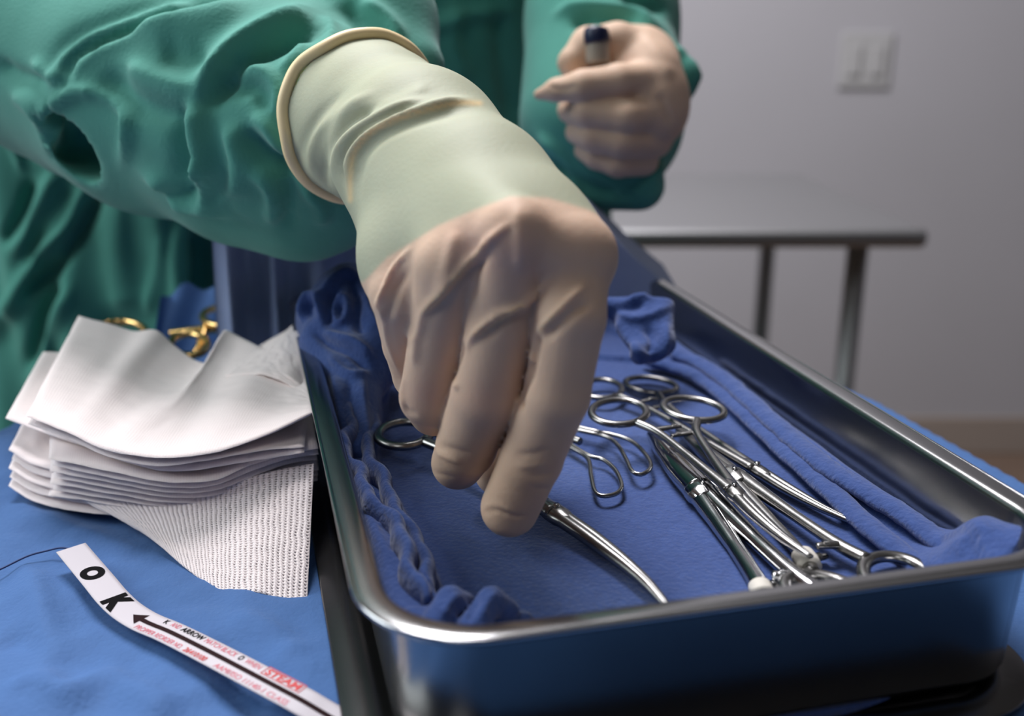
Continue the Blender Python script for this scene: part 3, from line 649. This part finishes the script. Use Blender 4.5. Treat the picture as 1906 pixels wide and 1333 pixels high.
# second pile turned left
qf = [(16, 905, 42.6), (60, 932, 42.0), (130, 950, 41.4), (200, 958, 40.9), (270, 966, 40.4)]
qb = [(88, 755, 49.5), (150, 760, 49), (220, 770, 49), (300, 780, 49), (400, 790, 48)]
for i in range(5):
    a = (i-4)*17; nm = ['uppermost', 'second', 'middle', 'fourth', 'bottom'][i]
    pad('gauze_pad', shift(qf, -2*(i-4)*(i % 2), a, .25*(i-4)*-.3), shift([(84 if i == 0 else q[0], *q[1:]) if 0 else q for q in qb], 0, a*.8, 0), .2, f'{nm} folded gauze pad of the pile sticking out left, rounded left folds', group='gauze pads of the left turned pile', n=(50, 30))
# pads fanning out at the back right
for i, (x, y) in enumerate([(545, 604), (562, 612), (574, 618)]):
    pad('gauze_pad', [(420+20*i, 700, 45), (500+15*i, 700, 44), (582+2*i, 742+6*i, 43)], [(470+12*i, 660-4*i, 47), (515+12*i, 632-6*i, 48), (x, y, 49-.5*i)], .1, ['gauze corner fanned up at back right, leftmost of the fan', 'gauze corner fanned up at back right, middle of the fan', 'gauze corner fanned up at back right beside the tray'][i], group='gauze corners fanned up at the back right', n=(40, 30))
# open gauze hanging forward
of = [(262, 992, 39.6), (340, 1050, 37.6), (395, 1092, 36.6), (430, 1114, 36.2), (480, 1108, 36.0), (520, 1118, 35.8), (571, 1131, 35.6)]
ob = [(150, 930, 41.2), (250, 925, 40.6), (330, 915, 40.2), (400, 905, 39.8), (460, 890, 39.4), (530, 872, 39.3), (584, 862, 39.2)]
pad('gauze_sheet', of, ob, .05, 'unfolded open-weave gauze hanging forward from under the pile', m=M_gauze_open, group='unfolded gauze', lx=8, ly=6, bump=lambda u, t: .2*np.sin(u*9+1)*(1-t)*.5)

# ------------------------------------------------------------------ paper strip with printing
centre = [(132, 1019), (158, 1050), (185, 1082), (210, 1112), (236, 1136), (270, 1157), (315, 1176), (370, 1203), (430, 1234), (500, 1271), (560, 1303), (604, 1329), (650, 1356)]
zs = [.75, .6, .5, .42, .36, .34, .36, .42, .48, .5, .42, .25, .12]
cpath = catmull([at(x, y, q) for (x, y), q in zip(centre, zs)], 240)
sl_ = np.concatenate([[0], np.cumsum(np.linalg.norm(np.diff(cpath, axis=0), axis=1))])
Tn = np.gradient(cpath, axis=0); Tn /= np.linalg.norm(Tn, axis=1)[:, None]; Sn = np.cross([0, 0, 1.], Tn); Sn /= np.linalg.norm(Sn, axis=1)[:, None]
Nn = np.cross(Tn, Sn)
HW = np.linalg.norm(at(105, 1027, .75)-at(160, 1010, .75))/2
Sn[:30] = Sn[:30]*1.0
def onstrip(s, t, lift=.0):
    f = np.interp(s, sl_, np.arange(len(sl_))); i = np.clip(f.astype(int), 0, len(sl_)-2); r = (f-i)[:, None]
    p = cpath[i]*(1-r)+cpath[i+1]*r; S = Sn[i]*(1-r)+Sn[i+1]*r; N = Nn[i]*(1-r)+Nn[i+1]*r; return p+S*t[:, None]+N*lift
strip = thing('indicator_strip', at(230, 1130, .1), 'white paper test strip printed with O K and a long arrow on the drape', 'paper strip')
ns, ntt = 200, 9; S, Tt = np.meshgrid(np.linspace(0, sl_[-1], ns), np.linspace(-HW, HW, ntt)); top = onstrip(S.ravel(), Tt.ravel(), .0); bot = onstrip(S.ravel(), Tt.ravel(), -.03)
F = grid_faces(ns, ntt); k = ns*ntt; Fs = [tuple(f) for f in F]+[tuple(f[::-1]+k) for f in F]+[(i, i+1, i+1+k, i+k) for i in range(ns-1)]+[(k-ns+i+1, k-ns+i, 2*k-ns+i, 2*k-ns+i+1) for i in range(ns-1)]
fix_normals(mk('paper', np.vstack([top, bot]), Fs, M_paper, strip))
print('strip len', sl_[-1], 'HW', HW)
def s_of(px, py):
    pr = proj(cpath); return sl_[np.argmin(np.hypot(pr[:, 0]-px, pr[:, 1]-py))]
def print_text(name, txt, s0, t0, h, m, sx=1., bold=0., s1=None):
    cu = bpy.data.curves.new('t', 'FONT'); cu.body = txt; cu.size = 1.; cu.offset = bold; cu.resolution_u = 5
    ob = bpy.data.objects.new('t', cu); C.objects.link(ob); bpy.context.view_layer.update()
    me = bpy.data.meshes.new_from_object(ob); bpy.data.objects.remove(ob)
    V = np.array([v.co[:] for v in me.vertices]); F = [tuple(p.vertices) for p in me.polygons]; bpy.data.meshes.remove(me)
    x0, x1 = V[:, 0].min(), V[:, 0].max(); hh = .69
    sc = h/hh; fx = sc*sx if s1 is None else (s1-s0)/(x1-x0)
    Q = onstrip(s0+(V[:, 0]-x0)*fx, t0+V[:, 1]*sc, .012)
    return mk(name, Q, F, m, strip, smooth=False)
def quads(name, rects, m):
    Vs, Fs, k = [], [], 0
    for s0, s1, ta0, ta1, tb0, tb1 in rects:
        n = 60; s = np.linspace(s0, s1, n); a = onstrip(s, np.linspace(ta0, ta1, n), .012); b = onstrip(s, np.linspace(tb0, tb1, n), .012)
        Vs += [a, b]; Fs += [(k+i, k+i+1, k+n+i+1, k+n+i) for i in range(n-1)]; k += 2*n
    return mk(name, np.vstack(Vs), Fs, m, strip, smooth=False)
sO = s_of(176, 1064); sK = s_of(228, 1112); sA = s_of(258, 1132)
print_text('printed_letter', 'O', sO-.42, -.33, .66, M_blk, bold=.075, s1=sO+.42)
print_text('printed_letter', 'K', sK-.36, -.36, .72, M_blk, bold=.08, s1=sK+.42)
quads('printed_arrow', [(sA-.05, sA+.42, 0., .30, 0., -.30), (sA+.36, sl_[-1]-.1, .085, .085, -.085, -.085)], M_brn)
x = sA+1.15; e = s_of(590, 1292)
def sp(a, b): return x+(e-x)*a, x+(e-x)*b
for txt, a, b, m, bo in [('K', 0, .025, M_blk, .02), ('AND', .045, .10, M_red, 0), ('ARROW', .115, .27, M_blk, .03), ('MATCH BLACK', .285, .50, M_red, 0), ('O', .52, .545, M_blk, .03), ('WHEN', .565, .66, M_red, 0)]:
    s0, s1 = sp(a, b); print_text('printed_word', txt, s0, .24, .2, m, bold=bo, s1=s1)
s0, s1 = sp(.70, .90); print_text('printed_word', 'STEAM', s0, .23, .25, M_red2, bold=.035, s1=s1)
quads('printed_box', [(s0-.1, s1+.1, .52, .52, .55, .55), (s0-.1, s1+.1, .19, .19, .165, .165), (s0-.1, s0-.07, .165, .165, .55, .55), (s1+.07, s1+.1, .165, .165, .55, .55)], M_red2)
x -= .55
for txt, a, b, m, bo in [('PROPPER REORDER NO.', 0, .30, M_red, 0), ('26410100', .32, .46, M_red2, .02), ('AAMI/ISO 11140-1 CLASS', .52, .93, M_red, 0)]:
    s0, s1 = sp(a, b); print_text('printed_word', txt, s0, -.44, .2, m, bold=bo, s1=s1)
V, F = sweep([at(-60, 1085, .15), at(0, 1060, .18), at(50, 1036, .2), at(85, 1026, .22), at(118, 1020, .3), at(150, 1030, .2), at(190, 1050, .1)], .035, n=80, seg=8)
tag(mk('suture_thread', V, F, M_thread), 'thin dark blue thread running off left from under the paper strip', 'thread')

# ------------------------------------------------------------------ the person: gown, sleeves and gloved hands
per = thing('person', (-14, 84, -90), 'person in a green surgical gown and latex gloves reaching into the tray', 'person')
# torso and skirt of the gown
nu, nv = 420, 430
thx = np.linspace(-math.pi*.98, math.pi*.02, nu); zt = np.linspace(-60, 55, nv); TH, ZZ = np.meshgrid(thx, zt)
flare = np.where(ZZ < 2, (2-ZZ)*.12, 0)
rx = 30.5+flare; ry = 15.5+flare*.3
fold = .55*np.sin(TH*19+ZZ*.10)+.4*np.sin(TH*31-ZZ*.06+1.)+.25*np.sin(TH*47+ZZ*.18)
fold *= np.clip((16-ZZ)/16, .15, 1)
sh_ = np.sqrt(np.clip(1-(np.clip(ZZ-40, 0, 15)/16)**2, .05, 1)); rx = rx*(.45+.55*sh_); ry = ry*sh_
X = -23+(rx+fold)*np.cos(TH); Y = 87+(ry+fold)*np.sin(TH)
V = np.stack([X, Y, ZZ], -1).reshape(-1, 3); F = grid_faces(nu, nv)
sk = [([(176, 320), (130, 420), (60, 500), (10, 590), (-20, 640)], 14, .9), ([(190, 345), (140, 440), (75, 520), (30, 560)], 16, -1.2), ([(110, 310), (70, 400), (20, 480)], 16, .8),
      ([(60, 330), (40, 400), (0, 460)], 12, -.7), ([(130, 530), (100, 620), (60, 720)], 12, .7), ([(100, 520), (80, 600), (50, 690)], 12, -.9), ([(330, 380), (300, 480), (310, 600)], 16, -.5),
      ([(240, 340), (225, 450), (240, 600)], 40, .9), ([(372, 420), (382, 500), (372, 600)], 18, -2.2), ([(418, 440), (410, 520), (405, 600)], 12, .9), ([(300, 430), (290, 520), (280, 590)], 10, .4),
      ([(30, 0), (42, 70), (55, 130)], 16, -.7), ([(10, 190), (50, 240), (80, 290)], 8, .5), ([(0, 215), (35, 255), (60, 300)], 8, -.5), ([(0, 245), (25, 275), (45, 320)], 7, .4),
      ([(1000, 150), (1012, 230), (1000, 330)], 14, -2.0), ([(850, 0), (840, 80), (870, 160)], 20, .5), ([(930, 0), (940, 120), (960, 240)], 20, -.6), ([(780, 60), (860, 30), (960, 20)], 14, .5)]
V = sculpt(V, F, sk)
mk('gown', V, F, M_gown, per)
# sleeve of the reaching arm
def build(vol, folds, name, m, parent, rel=1, colors=None, post=1):
    V, F = vol.mesh(); V = relax(V, F, rel); V = sculpt(V, F, folds); V = relax(V, F, post, .4)
    return mk(name, V, F, m, parent, colors=None if colors is None else colors(V))
sv = Vol((-52, 32, 4), (0, 94, 58), .22)
ch = [(np.array([-42., 84, 47]), 7.5), (np.array([-42., 68, 33]), 7.2), (P(-260, -150, 58), 6.8), (P(-60, -40, 55), 6.4), (P(120, 80, 51.5), 5.7), (P(300, 170, 48.5), 5.6), (P(470, 215, 46), 5.3), (P(575, 240, 44), 4.5), (P(640, 225, 42), 3.0)]
sv.chain(ch, .8)
sv.cap(P(210, -60, 53), P(420, -10, 50), 4.0, 3.8, 2.); sv.cap(P(420, -10, 50), P(700, 40, 47), 3.8, 2.6, 1.6); sv.cap(P(560, 400, 45.5), P(630, 340, 45), 1.7, 2.3, 2.)
sv.cap(P(450, 350, 46.5), P(580, 370, 45.5), 2.2, 2.0, 1.5); sv.cap(P(700, 50, 47), P(760, 130, 45), 2.3, 1.6, 1.5)
sv.cap(P(95, 235, 50.5), P(120, 280, 50.5), 1.2, .9, 1.); sv.cap(P(215, 230, 49.5), P(222, 300, 49), .9, .35, .6)
sv.cap(P(160, 236, 45.7), P(165, 262, 45.6), 1.7, 1.7, .22, carve=True); sv.cap(P(150, 262, 46.6), P(200, 292, 46.6), 1.2, .6, .2, carve=True)
fl = [([(118, 165), (128, 130), (155, 92), (256, 50), (372, 8), (440, -20)], 7, -.75, 26), ([(100, 160), (112, 118), (150, 76), (256, 32), (372, -10)], 26, .55, 8),
      ([(372, 190), (398, 142), (440, 98), (512, 58), (605, 24)], 5, .5, 26), ([(390, 200), (418, 152), (458, 112), (522, 76), (600, 46)], 16, -.55, 7),
      ([(418, 150), (462, 132), (502, 148), (518, 182), (508, 215)], 5, .35, 16), ([(432, 172), (466, 158), (490, 176), (492, 205)], 14, -.3, 6),
      ([(604, 26), (612, 70), (600, 112)], 5, .35, 14), ([(560, 66), (548, 104), (524, 132)], 6, .25, 14), ([(670, 5), (716, 38), (748, 82)], 6, .35, 16), ([(640, 5), (676, 50), (694, 90)], 14, -.3),
      ([(92, 265), (90, 220), (112, 188), (155, 172), (200, 182), (232, 212), (236, 250), (224, 308)], 6, .35, 12),
      ([(358, 190), (356, 235), (372, 285), (380, 340)], 6, .45, 30), ([(345, 190), (340, 240), (350, 290), (352, 345)], 22, -.35, 10), ([(237, 228), (290, 232), (345, 232)], 2.5, .06),
      ([(266, 328), (306, 352), (342, 384), (374, 388), (430, 400)], 5, .35, 20), ([(296, 350), (335, 362), (374, 356)], 6, -.3, 12), ([(374, 290), (380, 340), (376, 386)], 5, .3, 14), ([(392, 386), (420, 370), (442, 338)], 3, .15, 8),
      ([(420, 230), (440, 300), (436, 370)], 8, .3, 34), ([(470, 320), (500, 350), (505, 420)], 6, .3, 22), ([(530, 330), (545, 370), (538, 430)], 16, -.35, 8), ([(560, 350), (590, 380), (600, 420)], 6, .3, 14), ([(455, 240), (500, 290), (560, 322)], 20, -.45, 10), ([(470, 215), (504, 250), (530, 290)], 6, .4, 18),
      ([(235, 120), (320, 150), (368, 168)], 34, .25, 12), ([(190, 130), (250, 190), (335, 222)], 26, -.3), ([(20, 170), (70, 215), (96, 285)], 8, .3, 26), ([(-10, 110), (40, 138), (92, 146)], 22, -.3, 8), ([(55, 122), (98, 148), (132, 142)], 6, .3, 14),
      ([(250, 60), (340, 40), (460, 10)], 30, .3, 14), ([(300, 95), (350, 110), (390, 100)], 24, -.25)]
CUFF = P(675, 221, 40.3); AX = P(772, 275, 36.8)-P(655, 205, 40.6); AX /= np.linalg.norm(AX)
sv.clip(CUFF-AX*.1, AX)
build(sv, [(q[0], q[1], q[2]*1.55)+tuple(q[3:]) for q in fl], 'sleeve', M_gown, per, rel=2, post=3)
# sleeve of the other arm
s2 = Vol((-9, 50, 5), (20, 98, 58), .22)
s2.chain([(np.array([1., 86, 47]), 7.), (np.array([6., 82, 33]), 6.2), (P(1120, -160, 71), 5.2), (P(1120, 40, 66.5), 4.7), (P(1120, 222, 63.5), 5.0)], 1.); s2.cap(P(1200, 120, 62), P(1262, 150, 61), 2.4, 1.25, 1.); s2.cap(P(1100, 340, 62), P(1190, 345, 61), 1.6, 1.5, 1.2)
f2 = [([(1030, 30), (1080, 15), (1170, 25), (1230, 55)], 10, .6), ([(1060, 50), (1110, 30), (1180, 45)], 10, -.6), ([(1250, 85), (1285, 120), (1300, 160)], 8, .4), ([(1020, 280), (1070, 335), (1150, 360), (1220, 330)], 12, -.5), ([(1000, 250), (1050, 300), (1080, 380)], 10, .5), ([(1240, 20), (1200, 5), (1150, -10)], 9, -.5), ([(1130, 360), (1190, 350), (1240, 300)], 10, .4)]
build(s2, f2, 'sleeve', M_gown, per, rel=2)
# fold / cuff tones of the glove: pale green where the glove covers the knitted cuff
skin = np.array(srgb(212, 182, 157)); green = np.array(srgb(168, 172, 147)); cream = np.array(srgb(226, 202, 152))
seam = [(600, 560), (680, 522), (720, 480), (760, 455), (815, 420), (880, 392), (950, 366), (1020, 368), (1095, 390), (1160, 420)]
fold_ring = catmull([(652, 372), (652, 330), (658, 288), (690, 248), (740, 222), (800, 203), (850, 192), (893, 192)], 40)
def glove_tone(V):
    Q = proj(V); sx = np.array(seam, float); ys = np.interp(Q[:, 0], sx[:, 0], sx[:, 1]); k = sstep((Q[:, 1]-ys+6)/12)[:, None]
    col = green*(1-k)+skin*k; d, _, _ = polydist(Q, fold_ring); w_ = (np.exp(-(d/5.5)**2)*.85)[:, None]; col = col*(1-w_)+cream*w_
    for rx_, ry_, r_ in ((950, 470, 60), (870, 450, 40), (900, 745, 40), (790, 735, 34), (735, 520, 22)):
        g = (np.exp(-((Q[:, 0]-rx_)**2+(Q[:, 1]-ry_)**2)/r_**2)*.3)[:, None]*k; col = col*(1-g)+np.array(srgb(208, 158, 144))*g
    for L in ((793, 579, 905, 457), (885, 625, 972, 569), (1007, 615, 1048, 574)):
        d, _, _ = polydist(Q, [(L[0], L[1]), (L[2], L[3])]); g = (np.exp(-(d/5)**2)*.6)[:, None]*k; col = col*(1-g)+np.array(srgb(232, 200, 150))*g
    col[:, 3] = 1; return col
hv = Vol((-12, 24, 0), (6, 46, 24), .1)
W_ = P(772, 275, 36.8)
hv.chain([(CUFF, 3.12), (P(705, 238, 39.2), 2.95), (P(740, 258, 38), 2.8), (W_, 2.72)], .25); hv.clip(CUFF, -AX)
mcp = {'i': (P(1066, 478, 29.6), 1.08), 'm': (P(955, 440, 28.9), 1.15), 'r': (P(845, 492, 30.0), 1.12), 'p': (P(752, 548, 31.6), 1.0)}
for k_, (p, r) in mcp.items(): hv.cap(W_+(p-W_)*.12, p, 2.35, r, 1.1)
hv.cap(mcp['i'][0]*.8+W_*.2, mcp['p'][0]*.8+W_*.2, 1.3, 1.2, 1.2); 0 and hv.cap(mcp['i'][0]+np.array([0, 1, -1.]), mcp['p'][0]+np.array([0, 1, -.5]), 1.0, .9, 1.)
hv.cap(W_, P(905, 360, 33), 2.4, 1.9, 1.); hv.cap(P(905, 360, 33), mcp['i'][0], 1.9, 1.0, 1.)
def finger(pts):
    s = Vol.__new__(Vol); return [(P(x, y, Z), r) for x, y, Z, r in pts]
hv.chain([mcp['i']]+finger([(1062, 590, 29.1, .98), (1036, 735, 29.8, .95), (989, 855, 31.4, .93), (949, 945, 32.8, .92)]), .15)
hv2 = [mcp['m']]+finger([(935, 600, 30.0, 1.0), (905, 735, 31.0, 1.04), (868, 832, 32.9, .95), (852, 862, 34.6, .88)])
hv.chain(hv2, .12)
hv.chain([mcp['r']]+finger([(822, 620, 31.5, .97), (800, 738, 32.8, .94), (808, 765, 34.8, .84)]), .12)
hv.chain([mcp['p']]+finger([(762, 640, 33.9, .86), (775, 700, 35.2, .78), (800, 720, 36.6, .72)]), .12)
hv.chain(finger([(900, 480, 34.2, 1.4), (975, 620, 37., 1.0), (965, 790, 37.2, .9), (925, 880, 36.2, .78)]), .2)
for L in ([(1003, 636, 28.9), (990, 690, 29.3), (974, 745, 29.8)], [(868, 650, 30.2), (856, 700, 30.8)], [(776, 632, 31.9), (766, 670, 32.5)]):
    for a, b in zip(L[:-1], L[1:]): hv.cap(P(*a), P(*b), .14, .18, .22, carve=True)
gl = [([(1000, 640), (986, 700), (960, 765)], 5, -.08),
      ([(780, 600), (793, 579), (844, 523), (905, 457), (955, 415)], 3.5, .2, 9), ([(800, 590), (855, 530), (915, 468)], 7, -.14), ([(770, 680), (776, 630), (790, 585)], 7, .10),
      ([(870, 650), (885, 625), (926, 590), (972, 569), (1020, 528)], 3.5, .22, 8), ([(895, 632), (935, 600), (985, 580)], 8, -.12),
      ([(1000, 622), (1048, 574), (1092, 530)], 4, .17, 9), ([(1012, 632), (1056, 590), (1100, 560)], 8, -.15),
      ([(698, 578), (712, 545), (732, 503), (765, 462)], 3.5, .16), ([(718, 600), (735, 545), (760, 500)], 8, -.14), ([(698, 560), (712, 590), (722, 640), (748, 700)], 4, .08),
      ([(752, 640), (765, 634), (778, 628)], 3, .06), ([(961, 378), (965, 440), (968, 510)], 9, .12, 26), ([(850, 425), (838, 480), (815, 560)], 14, .12), ([(880, 440), (885, 500), (870, 560)], 14, -.12),
      ([(845, 712), (849, 718), (854, 722)], 4, .13), ([(986, 664), (992, 668), (996, 676)], 5, .15), ([(752, 752), (760, 765), (775, 772)], 4, -.08), ([(752, 700), (748, 730), (752, 768)], 4, .08),
      ([(960, 846), (990, 846), (1022, 836)], 5, -.06), ([(985, 882), (1005, 886), (1028, 880)], 4, -.05), ([(990, 905), (1005, 912), (1025, 910)], 4, -.08), ([(960, 866), (990, 868), (1020, 860)], 5, .05), ([(898, 955), (925, 950), (958, 962), (985, 960)], 3, -.06), ([(898, 945), (925, 941), (958, 952)], 4, .04),
      ([(808, 838), (830, 850), (860, 862)], 5, .07), ([(815, 830), (845, 838), (880, 845)], 6, -.05), ([(790, 865), (810, 880), (850, 890)], 4, -.05),
      # cuff folds
      ([(652, 372), (652, 330), (658, 288), (690, 248), (740, 222), (800, 203), (850, 192), (893, 192)], 6, .26, 10), ([(668, 375), (668, 330), (678, 290), (710, 256), (760, 232), (830, 212), (890, 205)], 9, -.12),
      ([(632, 362), (622, 320), (635, 275), (670, 240), (740, 205), (810, 185)], 9, .22), ([(612, 352), (605, 310), (615, 270), (650, 225), (710, 195)], 8, -.22), ([(590, 345), (580, 300), (595, 250), (640, 205), (700, 170)], 10, .14),
      ([(645, 372), (640, 330), (646, 290), (676, 250), (740, 214), (800, 196)], 6, -.2), ([(560, 320), (560, 280), (590, 220), (650, 160)], 9, -.08), ([(680, 210), (740, 190), (800, 160)], 12, .1)]
build(hv, gl, 'glove', M_glove, per, rel=1, colors=glove_tone)
# rolled rim at the end of the cuff
e1 = np.cross(AX, [0, 0, 1.]); e1 /= np.linalg.norm(e1); e2 = np.cross(AX, e1)
rp = np.array([CUFF+3.2*(math.cos(a)*e1+math.sin(a)*e2)+AX*(.16*math.sin(3*a)+.11*math.sin(5*a+1)+.05*math.sin(11*a)) for a in np.linspace(0, 2*math.pi, 161)[:-1]])
V, F = sweep(rp, .24, seg=14, closed=True, smoothpath=False, up=tuple(AX))
mk('cuff_rim', V, F, M_rim, per)
# fist holding a small tube
h2 = Vol((-1, 46, 6), (14, 66, 26), .11)
pal = P(1190, 165, 59)
h2.cap(P(1170, 170, 60.5), P(1200, 190, 59), 2.9, 2.5, .8); h2.cap(P(1215, 130, 58.5), P(1215, 215, 58.5), 1.5, 1.7, .8); h2.cap(P(1160, 260, 60), P(1175, 200, 60), 2.0, 2.6, .8); h2.cap(P(1140, 110, 60), P(1190, 120, 60), 2.0, 2.2, .8)
h2.chain(finger([(1222, 148, 57.8, 1.05), (1150, 152, 56.6, .95), (1085, 160, 56.4, .85), (1035, 168, 56.9, .62), (1003, 176, 57.3, .30)]), .22)
h2.chain(finger([(1232, 210, 58.2, 1.05), (1165, 218, 56.6, .92), (1095, 208, 57.0, .84), (1062, 205, 58.5, .75)]), .2)
h2.chain(finger([(1220, 262, 58.8, .95), (1160, 264, 57.2, .84), (1105, 254, 57.6, .78), (1075, 246, 59, .7)]), .2)
h2.chain(finger([(1198, 300, 59.4, .85), (1150, 305, 58.2, .74), (1110, 292, 58.6, .68), (1088, 280, 59.6, .6)]), .2)
h2.chain(finger([(1215, 110, 59.5, 1.3), (1150, 78, 58.8, 1.0), (1095, 84, 58.2, .95), (1068, 112, 58.0, .80)]), .4)
h2.cap(P(1062, 118, 58.5), P(1080, 140, 58.3), .75, .8, .3)
build(h2, [([(1190, 60), (1225, 100), (1250, 150)], 12, .12), ([(1020, 160), (1045, 166), (1075, 160)], 4, -.1), ([(1225, 175), (1240, 200), (1250, 230)], 8, -.12)], 'glove', M_glove, per, rel=1, colors=lambda V: np.tile(skin, (len(V), 1)))
# tube with navy end, held in the fist
tb_ = thing('capped_tube', P(1112, 118, 56.6), 'short grey tube with a dark navy end gripped in the gloved fist', 'tube')
a_, b_ = P(1113, 118, 57.2), P(1112, 78, 57.0)
V, F = sweep([a_, b_], .66, n=6, seg=20, up=(0, 1, 0), smoothpath=True); mk('barrel', V, F, M_clear, tb_)
V, F = sweep([P(1112, 80, 57.0), P(1110, 62, 56.9), P(1110, 56, 56.9)], [.70, .72, .66], n=6, seg=20, up=(0, 1, 0)); mk('cap', V, F, M_navy, tb_)
print('objects', len(bpy.data.objects))
